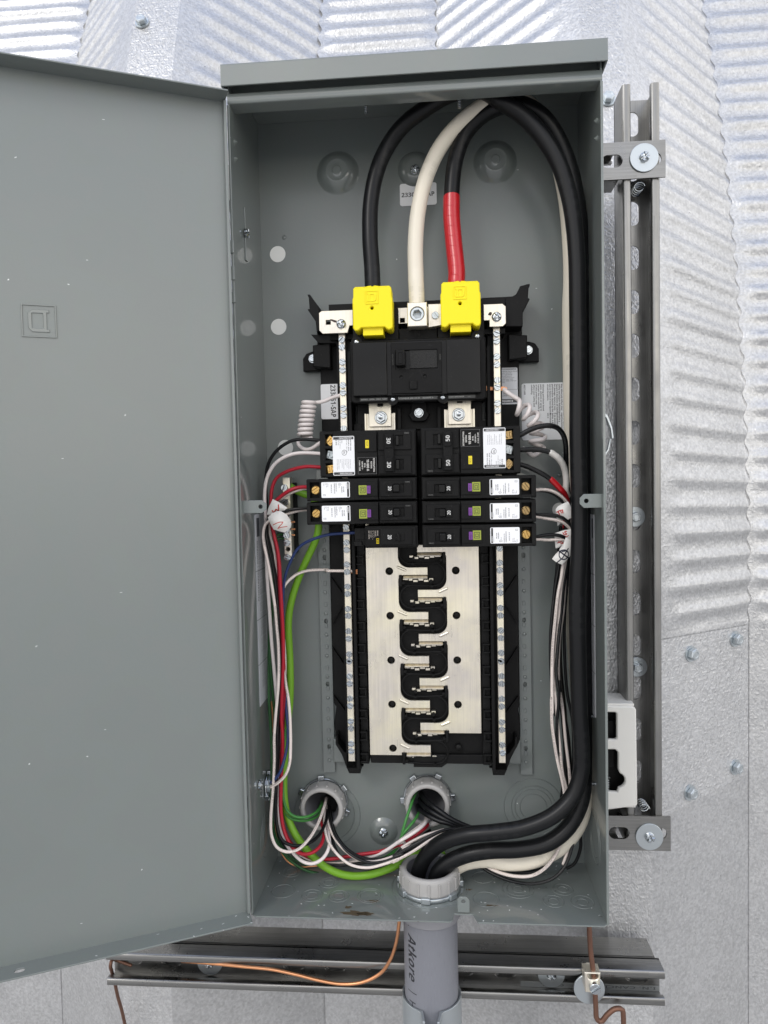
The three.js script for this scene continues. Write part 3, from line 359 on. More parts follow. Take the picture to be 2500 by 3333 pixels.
// ================= bus assembly =================
const ZB = 39;
const bus = thing('bus_assembly', 'black plastic bus assembly with two pale metal bus plates and screw bars', 'bus assembly', [0, 128, 2]);
{
  // moulded base: spine, side wings, centre tray
  obj('base_tray', [bx(-79, 79, 133, 520, 3, 20, 1), bx(-64, 66, 131, 545, 20, 30, 0.8)], M.black, bus);
  const wing = (s) => { const P = s < 0
    ? [[-109, 640], [-80, 640], [-80, 128], [-90, 124], [-96, 134], [-106, 150], [-108, 170], [-105, 190], [-108, 195], [-108, 500], [-114, 503], [-114, 600], [-117, 612], [-117, 640]]
    : [[109, 640], [80, 640], [80, 124], [92, 120], [99, 132], [108, 150], [109.5, 170], [107, 188], [109, 193], [109, 500], [113, 503], [113, 600], [117, 612], [117, 640]];
    return ext(P, 4, 15, 0.8); };
  obj('side_wing', wing(-1), M.black, bus); obj('side_wing', wing(1), M.black, bus);
  // wing ribs: slanted walls between the screw-bar stations
  for (const s of [-1, 1]) for (const [ya, yb] of [[345, 320], [290, 318], [262, 236], [205, 182], [402, 420]]) obj('wing_rib', [(() => { const x0 = s * 107, x1 = s * 90, g = ext([[x0, ya], [x1, yb], [x1, yb - 1.6], [x0, ya - 1.6]].map(p => p), 14.5, 20, 0.2); return g; })()], M.black, bus);
  // deep walls carrying the screw bars, and the hooked breaker rails beside them
  for (const s of [-1, 1]) {
    obj('bar_wall', [bx(s * 76.5, s * 92, 124, 650, 8, 34, 0.6), bx(s * 75, s * 78.5, 128, 600, 12, 46, 0.5)], M.black, bus);
    obj('hook_rail', [bx(s * 65, s * 74, 131, 520, 18, 37, 0.6)], M.black, bus);
    for (let k = 0; k < 11; k++) { const y = 391.5 - 25.2 * k; obj('rail_hook', [bx(s * 66, s * 74.5, y + 3.6, y + 5.4, 36, 42, 0.4), bx(s * 66, s * 74.5, y - 5.4, y - 3.6, 36, 42, 0.4), bx(s * 66, s * 68, y - 5.4, y + 5.4, 36, 41, 0.4), bx(s * 72, s * 78, y - 12.4, y - 11.4, 30, 36, 0.2)], M.black, bus); }
    // screw bar
    const xb = s < 0 ? -84 : 86, ph = pt(s < 0 ? 'E' : 'F', s < 0 ? 446 : 684, s < 0 ? 1083 : 985, 46), bar = obj('screw_bar', ext([[xb - 3.7, 137], [xb + 3.7, 137], [xb + 3.7, 622], [xb - 3.7, 622]], 38, 46, 0.4, [circ(xb, ph[1], 2.9, 20)]), M.tin, bus);
    const r = rng(700 + s); const ys = []; for (let k = 0; k < 24; k++) { const y = 146.2 + 25.35 * 0.995 * k * 0.79; ys.push(y); }
    // pairs of screws as seen, from the foot upward, then the run above the breakers
    const lower = (s < 0 ? [['G', 465, 975], ['G', 462, 895], ['G', 458, 730], ['G', 458, 655], ['G', 455, 488], ['G', 453, 410], ['G', 450, 248], ['G', 448, 168], ['G', 445, 5], ['E', 445, 1500], ['E', 442, 1425], ['E', 440, 1255], ['E', 440, 1175], ['E', 436, 1010], ['E', 435, 935], ['E', 432, 772], ['E', 430, 695], ['E', 428, 535], ['E', 427, 455], ['E', 424, 297], ['E', 422, 218], ['E', 420, 55]] : [['H', 720, 905], ['H', 718, 828], ['H', 712, 678], ['H', 712, 603], ['H', 708, 450], ['H', 706, 375], ['H', 702, 227], ['H', 700, 152], ['H', 697, 8], ['F', 695, 1360], ['F', 693, 1280], ['F', 690, 1135], ['F', 688, 1060], ['F', 685, 915], ['F', 682, 840], ['F', 680, 690], ['F', 678, 618], ['F', 675, 470], ['F', 673, 398], ['F', 668, 255]]);
    const upper = (s < 0 ? [['A', 605, 945], ['A', 600, 1030], ['A', 602, 1212], ['A', 605, 1308], ['A', 610, 1490], ['A', 612, 1580], ['A', 615, 1765], ['A', 616, 1850], ['A', 620, 2010]] : [['B', 802, 712], ['B', 803, 785], ['B', 804, 938], ['B', 804, 1015], ['B', 803, 1168], ['B', 804, 1240], ['B', 806, 1395], ['B', 806, 1468]]);
    [...lower, ...upper].forEach(([v, x, y], i) => { const p = pt(v, x, y, 47); put('screw', 'barScrew', combo(3.55, 3.4), M.zinc, bar, [xb, p[1], 45.6], r() * 6.28); });
  }
  // flat bus plates with interleaved fingers
  const fy = [357.2, 306.6, 256.2, 205.2, 153.6], ry = [382.6, 331.8, 281.6, 231, 179.6], FH = 8.4;
  const arc = (cx, cy, r, a0, a1, n = 6) => Array.from({ length: n + 1 }, (_, i) => { const a = (a0 + (a1 - a0) * i / n) * Math.PI / 180; return [cx + r * Math.cos(a), cy + r * Math.sin(a)]; });
  const plate = (s, ys, yb, yt) => { const o = [[s * 63.5, yt], [s * 63.5, yb]]; const tip = s < 0 ? 6 : -5.4, e = s * 27; const list = [...ys].sort((a, b) => a - b); o.push([e, yb]);
    for (const y of list) { const lo = y - FH, hi = y; if (lo - yb > 4) { o.push(...arc(e - s * 6, lo - 6 + 0.001, 6, s < 0 ? 180 : 0, 90, 5).map(p => [p[0], p[1]])); } else o.push([e, lo]); o.push([tip, lo], [tip, hi]); o.push(...arc(e - s * 12, hi + 12, 12, -90, s < 0 ? -180 : 0, 7)); }
    o.push([e, yt]); return o; };
  const hl = [353.3, 302.5, 251.6, 200.8, 149.9];
  const pl = obj('bus_plate', ext(plate(-1, fy, 142, 420), 35.6, ZB, 0.25, hl.map(y => circ(-37.2, y, 4.3, 24))), M.tin, bus, 'pale left bus plate with five fingers');
  const pr = obj('bus_plate', ext(plate(1, ry, 168, 420), 35.6, ZB, 0.25, hl.filter(y => y > 170).map(y => circ(37.6, y, 4.3, 24))), M.tin, bus, 'pale right bus plate with fingers');
  const post = () => [lathe([[3.9, 0], [3.9, 4.4], [3.2, 6], [0.01, 6.6]], 'z', [0, 0, 0], 20)];
  for (const y of hl) { put('plastic_post', 'busPost', post, M.black, bus, [-37.2, y, 30]); put('plastic_post', 'busPost', null, M.black, bus, [37.6, y, 30]); }
  // pressed stiffening beads beside each finger
  const bead = (x, y, a) => { const g = new THREE.CapsuleGeometry(1.5, 9, 4, 10); g.rotateZ(Math.PI / 2 + a); g.scale(1, 1, 0.75); g.translate(x, y, ZB + 0.1); return boxUV(clean(g)); };
  for (const y of fy) obj('pressed_bead', bead(-23.2, y - 1.2, -0.42), M.tinSide, pl);
  for (const y of ry.slice(1)) obj('pressed_bead', bead(23.2, y - 0.6, 0.42), M.tinSide, pr);
  // contact stabs: a turned-down leaf with a crimped edge
  const stab = (s, y) => { const x0 = s < 0 ? -22 : -14.5, tip = s < 0 ? 6 : -5.4, g = [];
    const xa = s < 0 ? -22 : -5.4, xb = s < 0 ? 6 : 22; const lf = bx(xa, xb, -3.6, 3.6, -0.7, 0.7, 0.4); lf.rotateX(-0.95); lf.translate(0, y - FH - 2, ZB - 3.2); g.push(boxUV(lf));
    const st = s < 0 ? -22.5 : -14.5; let x = st; const seq = s < 0 ? [[6.5, 0], [4.5, -1], [5.5, -3], [6, -1], [5.5, -3], [5, -0.8]] : [[4.5, 0], [5.5, -2], [6, 0], [5.5, -2], [5.5, -0.4], [7, 0.6]];
    for (const [w, dy] of seq) { g.push(bx(x + 0.2, x + w, y - FH - 6.2 + dy * 0.8, y - FH - 3.6 + dy * 0.8, 31, 36.6, 0.5)); x += w + 0.35; } return g; };
  for (const y of fy) obj('contact_stab', stab(-1, y), M.tinSide, bus); for (const y of ry) obj('contact_stab', stab(1, y), M.tinSide, bus);
  // serpentine barrier walls around the fingers
  for (const y of fy) { const cy = y - 8.7, R = 14.2; obj('barrier_wall', [tube([[-20, cy - 11.5, 38], [0, cy - 12.4, 38], [10, cy - 12.2, 38], ...arc(12.5, cy + 0.6, 12.9, -80, 85, 8).map(p => [p[0], p[1], 38])], 1.2, 6, 2), bx(-26.4, -23, cy - 12.5, cy + 0.6, 30, 42, 0.8)], M.black, bus); for (const [px, py] of [[-21.5, cy - 8.4], [9.8, cy - 6.5], [10.5, cy - 12.6]]) put('plastic_pin', 'pin', () => [cylZ(0, 0, 30, 41.5, 1.6, 12)], M.black, bus, [px, py, 0]); }
  for (const y of ry) { const cy = y - 8.7; obj('barrier_wall', [tube([[20, cy - 11.5, 38], [0, cy - 12.4, 38], [-10, cy - 12.2, 38], ...arc(-12.5, cy + 0.6, 12.9, 260, 95, 8).map(p => [p[0], p[1], 38])], 1.2, 6, 2), bx(23, 26.4, cy - 12.5, cy + 0.6, 30, 42, 0.8)], M.black, bus); for (const [px, py] of [[21.5, cy - 8.4], [-9.8, cy - 6.5], [-10.5, cy - 12.6]]) put('plastic_pin', 'pin', null, M.black, bus, [px, py, 0]); }
  // tray foot
  obj('tray_foot', [bx(-63, 66, 131.5, 142, 26, 36, 0.8), ext([[-14, 127.5], [18, 127.5], [24, 132], [24, 140], [-14, 140]], 26, 37, 0.6)], M.black, bus);
  for (const s of [-1, 1]) obj('bar_foot', ext([[s * 76, 118], [s * 89, 118], [s * 93, 128], [s * 97, 140], [s * 104, 152], [s * 104, 162], [s * 101.5, 162], [s * 101, 153], [s * 94, 143], [s * 76, 138]].map(p => s < 0 ? p : p), 8, 34, 0.6), M.black, bus);
  // head frame: rails, curled ears, mounting feet
  const ear = (v, pts, z0, z1) => ext(pts.map(([x, y]) => { const p = pt(v, x, y, z1); return [p[0], p[1]]; }), z0, z1, 0.6);
  obj('head_frame', [bx(-98, 96, 640, 652, 8, 46, 0.8), bx(-98, 96, 614, 620, 8, 40, 0.6)], M.black, bus);
  obj('frame_ear', ear('A', [[185, 400], [215, 400], [325, 548], [330, 600], [330, 830], [300, 860], [285, 720], [195, 590], [190, 575], [212, 572], [203, 440]], 14, 44), M.black, bus);
  obj('frame_ear', ear('A', [[228, 880], [262, 880], [500, 890], [560, 900], [560, 985], [320, 985]], 12, 34), M.black, bus);
  obj('frame_ear', ear('B', [[660, 360], [880, 350], [960, 345], [995, 325], [1035, 245], [1105, 225], [1130, 222], [1128, 245], [1118, 260], [1112, 360], [1130, 370], [1115, 400], [1060, 500], [1060, 640], [890, 640], [890, 410], [660, 410]], 14, 44), M.black, bus);
  const foot = (s) => { const q = s < 0 ? rect('A', 118, 1070, 480, 1305, 20) : rect('B', 915, 780, 1228, 980, 20); const c = s < 0 ? pt('A', 247, 1165, 16) : pt('B', 1116, 868, 16); const P = s < 0 ? [[q.x0, q.y0], [q.x1, q.y0], [q.x1, q.y1 + 4], [q.x0 + 10, q.y1], [q.x0 + 4, q.y1 - 2], [q.x0, q.y1 - 8]] : [[q.x0, q.y0], [q.x1, q.y0], [q.x1, q.y1 - 8], [q.x1 - 4, q.y1 - 2], [q.x1 - 10, q.y1], [q.x0, q.y1 + 4]];
    obj('mounting_foot', [ext(P, 3, 12, 0.8), ext(s < 0 ? [[q.x0 + 15, q.y0 + 2], [q.x1, q.y0], [q.x1, q.y1 + 6], [q.x0 + 15, q.y1 + 4]] : [[q.x0, q.y0], [q.x1 - 15, q.y0 + 2], [q.x1 - 15, q.y1 + 4], [q.x0, q.y1 + 6]], 4, 30, 1)], M.black, bus);
    put('hex_screw', 'hexSlot', hexBolt(4.6, 6, 5.2, true), M.zinc, bus, [c[0], c[1], 11.8], 0.5 * s); };
  foot(-1); foot(1);
  // neutral cross strap with its lugs
  const strap = obj('neutral_strap', [ext([[-107.5, 641], [-104.5, 643], [92, 643], [95.5, 640], [95.5, 622], [92, 619], [78, 619], [78, 626], [-74, 626], [-76.5, 618.4], [-104, 618.4], [-107.5, 622]], 52, 55, 0.25, [[[-100, 628], [-94.8, 628], [-94.8, 633], [-100, 633]], [[-18.6, 623 + 4], [-13.4, 627], [-13.4, 632], [-18.6, 632]]])], M.tin, bus);
  put('screw', 'panScrew', null, M.zinc, strap, pt('A', 592, 755, 55), 0.4); put('screw', 'panScrew', null, M.zinc, strap, pt('B', 803, 548, 55), 0.9);
  { const mk = new THREE.MeshStandardMaterial({ color: new THREE.Color().setRGB(0.04, 0.022, 0.018), roughness: 0.6 }); for (const [v, q] of [['A', [[455, 698], [480, 697], [540, 715], [535, 738], [510, 735], [470, 715]]], ['B', [[720, 520], [735, 500], [755, 500], [758, 520], [745, 535], [722, 530]]]]) obj('marker_stroke', ext(q.map(([x, y]) => { const p = pt(v, x, y, 55); return [p[0], p[1]]; }), 55, 55.12), mk, strap); }
  { const r = rect('c1', 712, 358, 934, 628, 78), p = pt('c1', 822, 488, 78); const lug = obj('neutral_lug', [ext([[r.x0, r.y0], [r.x1, r.y0], [r.x1, r.y1], [r.x0, r.y1]], 52, 78, 0.6, [circ(p[0], p[1], 7.4, 32)])], M.tin, bus); obj('set_screw', [ext(circ(p[0], p[1], 7.0, 32), 60, 77.4, 0.4, [circ(p[0], p[1], 4.6, 6, 0.2)]), cylZ(p[0], p[1], 58, 68, 5, 20)], M.zincMatte, lug);
    const q = rect('c1', 947, 376, 1086, 640, 68), c = pt('c1', 1027, 508, 68), lug2 = obj('ground_lug', [ext([[q.x0, q.y0], [q.x1 + 2, q.y0 + 2], [q.x1 + 2, q.y1], [q.x0, q.y1]], 52, 68, 0.5)], M.tin, bus); put('screw', 'lugScrew', slotted(3.9, 2.6), M.zincMatte, lug2, [c[0], c[1], 67.6], -0.9); }
  // printed stickers on the base
  const sap2 = canvas(256, 128, (g, w, h) => { g.fillStyle = '#e4e5e6'; g.fillRect(0, 0, w, h); g.fillStyle = '#101114'; g.font = 'bold 44px sans-serif'; g.fillText('233051-SAP', 6, 66); });
  { const r = rect('A', 350, 1475, 592, 1895, 16); label('part_number_sticker', bus, r, 16, sap2, -1, 2); }
  const rate = canvas(256, 512, (g, w, h) => { g.fillStyle = '#c4c6ca'; g.fillRect(0, 0, w, h); g.strokeStyle = '#333'; g.lineWidth = 3; g.strokeRect(6, 6, w - 12, 300); g.fillStyle = '#26282c'; g.font = 'bold 24px sans-serif'; g.fillText('HOM3060M200PCB', 14, 32); g.font = '19px sans-serif'; ['HOMELINE Plug-On Neutral', 'Series / Serie: S04', 'Box / Caja: BXH34R', 'Use only Square D', 'accessories and circuit', 'breaker types: HOM,', 'HOMA, HOMP, HOMT and', 'QOM2.'].forEach((t, i) => g.fillText(t, 14, 60 + i * 22)); g.font = 'bold 22px sans-serif'; g.fillText('LISTED', 30, 400); g.beginPath(); g.arc(60, 360, 20, 0, 7); g.stroke(); g.fillText('UL', 46, 368); g.fillRect(0, 440, w, 50); g.fillStyle = '#fff'; g.font = 'bold 34px sans-serif'; g.fillText('SQUARE D', 20, 478); });
  { const r = rect('B', 840, 1045, 1012, 1405, 16); label('rating_sticker', bus, r, 16, rate, 0, 2); }
}
// grey pressed rails on the cabinet back, with bumps
for (const s of [-1, 1]) {
  const r = thing('perforated_rail', s < 0 ? 'grey pressed rail with round bumps behind the lime green cable' : 'grey pressed rail with round bumps beside the black wire bundle', 'rail', [s * 117, 106, 3], 'grey pressed rails');
  obj('rail_plate', [ext([[s * 110, 107], [s * 124, 107], [s * 124, 470], [s * 110, 470]], 1.5, 5, 0.3, [1, 4, 7, 10].map(k => stad(s * 116.4, 113 + 25.3 * k, 4, 5.6))), bx(s * 96, s * 110.4, 122, 150, 0.1, 12, 1.5)], M.paint, r);
  for (let k = 0; k < 12; k++) { const y = 114 + 25.3 * k; put('bump', 'railBump', () => [lathe([[0.01, 1.3], [1.4, 1.2], [1.9, 0.8], [2.2, 0]], 'z', [0, 0, 0], 18)], M.paintPlain, r, [s * 116.5, y + 8, 5]); put('slot_bump', 'railSlot', () => [ext(stad(0, 0, 3.6, 5.4), 0, 1, 0.35)], M.paintPlain, r, [s * 116.2, y + 19, 5]); }
}
// ================= main breaker =================
{
  const mb = thing('main_breaker', 'wide black main breaker with off handle between the lug covers and bolted terminals', 'breaker', [0, 540, 20]);
  const Z = 80, R = (x0, y0, x1, y1, z = Z) => rect('c2', x0, y0, x1, y1, z);
  obj('case', [bx(-73, 73, 541, 606, 18, 68, 1.5), ext(rrect(-72.5, 72.5, 539.5, 606.5, 5), 60, 71, 1)], M.black, mb);
  for (const [x, y] of [[108, 118], [1495, 50], [525, 775], [1100, 752]]) { const p = pt('c2', x, y, 72); obj('rivet_boss', cylZ(p[0], p[1], 60, 71.6, 6, 24), M.black, mb); put('rivet', 'mainRivet', () => [lathe([[0.01, 1.7], [1.6, 1.5], [2.6, 0.8], [2.9, 0]], 'z', [0, 0, 0], 20)], M.zinc, mb, [p[0], p[1], 71.5]); }
  { const a = R(62, 140, 455, 690), b = R(1142, 95, 1535, 655), m = R(455, 130, 1142, 670); obj('cover', [bx(a.x0, b.x1, 545.5, 603, 68, 76.5, 1.2), bx(a.x0 + 0.3, a.x1, 546, 602.4, 75, 80.4, 1), bx(b.x0, b.x1 - 0.3, 546, 602.4, 75, 80.4, 1)], M.blackGloss, mb);
    const f = R(505, 145, 1088, 655); obj('face_panel', [ext([[f.x0, 547.5], [f.x1, 547.5], [f.x1, 600.5], [f.x0, 600.5]], 74, 79.6, 0.4, [(() => { const w = R(557, 207, 1035, 425); return [[w.x0, w.y0], [w.x1, w.y0], [w.x1, w.y1], [w.x0, w.y1]]; })(), ...[[622, 522], [893, 510]].map(([x, y]) => { const p = pt('c2', x, y, 79.6); return circ(p[0], p[1], 1.7, 16); })])], M.black, mb);
    const t = R(718, 207, 1033, 412); obj('textured_pad', bx(t.x0, t.x1, t.y0, t.y1, 75, 78.8, 0.2), M.greyDark || (M.greyDark = new THREE.MeshStandardMaterial({ color: new THREE.Color().setRGB(0.013, 0.013, 0.0125), roughness: 0.8, bumpMap: plasB, bumpScale: 0.0004 })), mb);
    const h = R(557, 207, 665, 388, 88); const hd = obj('handle', [bx(h.x0, h.x1, h.y0, h.y1, 76, 88, 1.2)], M.black, mb); const hr = { x0: h.x0 + 2.2, x1: h.x1 - 2.2, y0: h.y0 + 2, y1: h.y1 - 2 }; obj('handle_rim', ext(rrect(hr.x0, hr.x1, hr.y0, hr.y1, 0.8), 87.8, 88.5, 0.2, [rrect(hr.x0 + 0.8, hr.x1 - 0.8, hr.y0 + 0.8, hr.y1 - 0.8, 0.4).reverse()]), M.black, hd);
    const n = R(715, 560, 805, 650); obj('locator_tab', bx(n.x0, n.x1, n.y0 - 1, n.y1, 78, 81.4, 0.8), M.black, mb);
    const ink = '#3c3c3b', tw = (txt) => canvas(128, 48, (g, w, h) => { g.fillStyle = '#0f0f0f'; g.fillRect(0, 0, w, h); g.fillStyle = '#4a4a48'; g.font = 'bold 36px sans-serif'; g.fillText(txt, 6, 37); });
    label('off_mark', mb, R(508, 250, 540, 400, 79.6), 79.7, null, -1, 0.2, new THREE.MeshPhysicalMaterial({ map: tw('O/OFF'), roughness: 0.48, specularIntensity: 0.28 })); label('on_mark', mb, R(1052, 250, 1084, 350, 79.6), 79.7, null, -1, 0.2, new THREE.MeshPhysicalMaterial({ map: tw('I/ON'), roughness: 0.48, specularIntensity: 0.28 }));
    const strip = canvas(1024, 32, (g, w, h) => { g.fillStyle = '#3a3b3a'; g.fillRect(0, 0, w, h); g.fillStyle = '#a9aba8'; g.font = 'bold 20px sans-serif'; g.fillText('QOM2   200A  10kA  120/240 V~   LUG TORQUE 250 LB-IN    SQUARE D      LISTED CIRCUIT BREAKER   ■ ----', 10, 22); });
    const s = R(140, 705, 1475, 735, 76); label('rating_strip', mb, { x0: s.x0, x1: s.x1, y0: 541.6, y1: 544.8 }, 71.2, strip, 0, 0.2); }
  // output straps with nuts
  for (const [x0, x1, X0, X1, y0, y1, Y0, Y1, nx, ny] of [[250, 505, 205, 555, 800, 1088, 938, 1112, 388, 985], [1160, 1424, 1115, 1466, 760, 1060, 890, 1092, 1282, 950]]) {
    const r = R(x0, y0, x1, y1, 47), q = R(X0, Y0, X1, Y1, 41), p = pt('c2', nx, ny, 49); const st = obj('output_strap', [ext([[r.x0, r.y0], [r.x1, r.y0], [r.x1, r.y1 + 3], [r.x0, r.y1 + 3]], 44, 47, 0.3), bx(q.x0, q.x1, q.y0 - 3, q.y1, 38, 41.2, 0.3), bx(q.x0, q.x0 + 2, q.y0 - 3, q.y1, 41, 45, 0.4), bx(q.x1 - 2, q.x1, q.y0 - 3, q.y1, 41, 45, 0.4)], M.tin, mb);
    put('flange_nut', 'flangeNut', () => [cylZ(0, 0, 0, 2, 7.4, 28, 6.6), ext(circ(0, 0, 5.9, 6, 0.5), 1.6, 6.4, 0.6), cylZ(0, 0, 6, 11, 2.6, 18), lathe([[0.01, 11.8], [1.8, 11.6], [2.6, 10.9]], 'z', [0, 0, 0], 16)], M.zinc, st, [p[0], p[1], 47]);
    const tb = R((x0 + x1) / 2 - 30, y0 + 10, (x0 + x1) / 2 + 35, y0 + 60, 50); obj('strap_clip', bx(tb.x0, tb.x1, tb.y0, tb.y1 + 4, 46, 52, 0.8), M.blackGloss, mb); }
  { const r = R(700, 835, 950, 1030, 44), c = pt('c2', 825, 932, 44); obj('hold_down', [ext([[r.x0, r.y0 + 8], [r.x0 + 4, r.y0 + 1], [r.x0 + 8, r.y0], [r.x1 - 8, r.y0], [r.x1 - 4, r.y0 + 1], [r.x1, r.y0 + 8], [r.x1 - 3, r.y0 + 11], [r.x1 - 3.5, r.y1 + 4], [r.x0 + 3.5, r.y1 + 4], [r.x0 + 3, r.y0 + 11]], 20, 44, 0.8)], M.black, mb); put('hex_screw', 'hexSlot', null, M.zinc, mb, [c[0], c[1], 43.6], 0.7); }
  obj('terminal_block', [bx(-70, 70, 512, 545, 12, 36, 1), bx(-24, -20, 512, 536, 34, 46, 0.8), bx(20, 24, 512, 536, 34, 46, 0.8)], M.black, mb);
  obj('lug_base', [bx(-70, -20, 604, 642, 12, 60, 1), bx(22, 72, 604, 642, 12, 60, 1), bx(-20, 22, 606, 620, 12, 58, 1)], M.black, mb);
  const nT = canvas(64, 64, (g, w, h) => { g.fillStyle = '#0f0f0f'; g.fillRect(0, 0, w, h); g.strokeStyle = '#2e2e2e'; g.lineWidth = 4; g.beginPath(); g.moveTo(16, 52); g.lineTo(16, 12); g.lineTo(48, 52); g.lineTo(48, 12); g.stroke(); });
  label('neutral_mark', mb, rect('c1', 775, 665, 870, 750, 58), 58.1, null, 0, 0.3, new THREE.MeshPhysicalMaterial({ map: nT, roughness: 0.48, specularIntensity: 0.28 }));
}
// yellow lug covers
for (const [v, s, txt, pts] of [['L', -1, 'yellow lug cover on the plain black cable', null], ['R', 1, 'yellow lug cover on the cable with red tape', null]]) {
  const t = thing('lug_cover', txt, 'lug cover', [s < 0 ? -45 : 47, 606, 60]);
  const q = s < 0 ? { x0: -66.6, x1: -24.6, y0: 614, y1: 659.6 } : { x0: 25.8, x1: 67.2, y0: 614, y1: 660.6 }, w = q.x1 - q.x0, c = (q.x0 + q.x1) / 2;
  const out = [[q.x0 + 1, q.y1 - 2], [q.x0 + 3, q.y1], [q.x1 - 3, q.y1], [q.x1 - 1, q.y1 - 2], [q.x1 - 0.8, q.y1 - 11], [q.x1, q.y1 - 12.5], [q.x1, q.y0 + 3], [q.x1 - 1.5, q.y0 + 0.6], [q.x1 - 4.5, q.y0], [q.x1 - 7, q.y0 + 1.4], [q.x1 - 8.5, q.y0 + 3], [q.x0 + 8.5, q.y0 + 3], [q.x0 + 7, q.y0 + 1.4], [q.x0 + 4.5, q.y0], [q.x0 + 1.5, q.y0 + 0.6], [q.x0, q.y0 + 3], [q.x0, q.y1 - 12.5], [q.x0 + 0.8, q.y1 - 11]];
  const hole = circ(c - 0.6, q.y1 - 22.5, 1.75, 20);
  const body = obj('cover', [ext(out, 58, 85, 0.9, [hole])], M.yellow, t);
  const emb = (a, b, k, z) => ext(rrect(c - 0.6 - a, c - 0.6 + a, q.y1 - 11.5 - b, q.y1 - 11.5 + b, 0.7), z, 85.7, 0.2, [rrect(c - 0.6 - a + k, c - 0.6 + a - k, q.y1 - 11.5 - b + k, q.y1 - 11.5 + b - k, 0.4).reverse()]);
  const ex = c - 0.6, ey = q.y1 - 11.5; obj('emblem', [emb(7, 7, 1.1, 84.6), ext([[ex - 4.6, ey - 4.6], [ex + 2.6, ey - 4.6], [ex + 4.6, ey - 3], [ex + 4.6, ey + 3], [ex + 2.6, ey + 4.6], [ex - 4.6, ey + 4.6], [ex - 4.6, ey + 3.2], [ex - 3.6, ey + 3.2], [ex - 3.6, ey - 3.2], [ex - 4.6, ey - 3.2]], 84.6, 85.7, 0.2, [rrect(ex - 1.8, ex + 2.4, ey - 2.8, ey + 2.8, 0.4).reverse()])], M.yellow, body);
  obj('snap_tab', [bx(c - 11, c + 10.6, q.y0 - 4.6, q.y0 + 3.4, 58, 81, 0.5)], M.yellow, t);
  obj('collar', [ext([[c - 9, q.y1 - 1], [c - 9, q.y1 + 0.8], [c - 4, q.y1 + 1.8], [c - 1.4, q.y1 + 1.9], [c - 1.4, q.y1 + 0.2], [c + 1.2, q.y1 + 0.2], [c + 1.2, q.y1 + 1.9], [c + 4, q.y1 + 1.8], [c + 9, q.y1 + 0.6], [c + 9, q.y1 - 1]].reverse(), 60, 80, 0.3)], M.yellow, t);
}

// ================= branch breakers =================
const T = {};
T.arc = canvas(384, 512, (g, w, h) => { // combination breaker label, drawn upright
  g.fillStyle = '#e6e7e9'; g.fillRect(0, 0, w, h); g.fillStyle = '#0c0d10'; g.fillRect(14, 14, w - 28, 34); g.fillStyle = '#e6e6e6'; g.font = 'bold 28px sans-serif'; g.fillText('▣ SQUARE D', 24, 42); g.fillStyle = '#0d0e11'; g.font = '13px sans-serif'; g.fillText('by Schneider Electric', 40, 68); g.font = 'bold 26px sans-serif'; g.fillText('TYPE HOMP', 110, 120); g.fillText('HOM120PDF', 110, 152); g.lineWidth = 4; g.strokeStyle = '#0d0e11'; g.beginPath(); g.arc(60, 180, 26, 0, 7); g.stroke(); g.font = 'bold 24px sans-serif'; g.fillText('UL', 45, 188); g.font = '18px sans-serif'; g.fillText('LISTED', 95, 196); g.font = 'bold 27px sans-serif'; g.fillText('C.B./GFCI & C.B./', 24, 252); g.fillText('COMBINATION AFCI', 24, 284); g.fillText('ISSUE NO. AZ-70', 60, 340); g.font = '20px sans-serif'; g.fillText('HACR Type', 24, 400); g.fillText('60Hz, 120V~', 24, 424); g.fillText('AFCI', 24, 448); g.fillText('CLASS A', 24, 472); g.strokeRect(300, 440, 40, 40); g.fillText('N1', 306, 466); });
T.gf = canvas(512, 320, (g, w, h) => { g.fillStyle = '#e0e1e3'; g.fillRect(0, 0, w, h); g.fillStyle = '#222428'; for (const [x, t] of [[8, 'LOAD/CARGA/CHARGE'], [w - 8, '']]) { } g.save(); const band = (y, t) => { g.fillStyle = '#232529'; g.fillRect(10, y, w - 20, 34); g.fillStyle = '#e0e0e0'; g.font = 'bold 22px sans-serif'; g.fillText(t, 30, y + 25); }; g.restore(); g.fillStyle = '#0d0e11'; g.font = 'bold 21px sans-serif'; g.fillText('TYPE/TIPO HOM', 30, 62); g.fillText('120/240 V~ 60 Hz', 30, 92); g.font = '18px sans-serif'; g.fillText('HACR Type / Tipo CARR', 30, 118); g.lineWidth = 5; g.strokeStyle = '#0d0e11'; g.beginPath(); g.arc(215, 150, 34, 0, 7); g.stroke(); g.font = 'bold 34px sans-serif'; g.fillText('UL', 192, 163); g.font = '20px sans-serif'; g.fillText('LISTED', 30, 190); g.fillText('C.B. W/ G.F.C.I', 30, 216); g.fillText('ISSUE NO.', 30, 242); g.font = 'bold 26px sans-serif'; g.fillText('AD-910', 30, 276); g.font = '14px sans-serif'; ['#14-#8 AWG AL/CU', '(2.5-10mm²) 60/75°C', '#6-#4 AWG AL/CU', '(13-21 mm²)', '75°C only/solamente', '41 lb-in (4.6 N·m)', 'Class A', 'Assembled in Mexico', 'Ensamblado en Mexico'].forEach((t, i) => g.fillText(t, 300, 70 + i * 24)); });
T.gfBand = canvas(512, 40, (g, w, h) => { g.fillStyle = '#202226'; g.fillRect(0, 0, w, h); g.fillStyle = '#e2e2e2'; g.font = 'bold 30px sans-serif'; g.fillText('LOAD/CARGA/CHARGE  ~', 40, 31); });
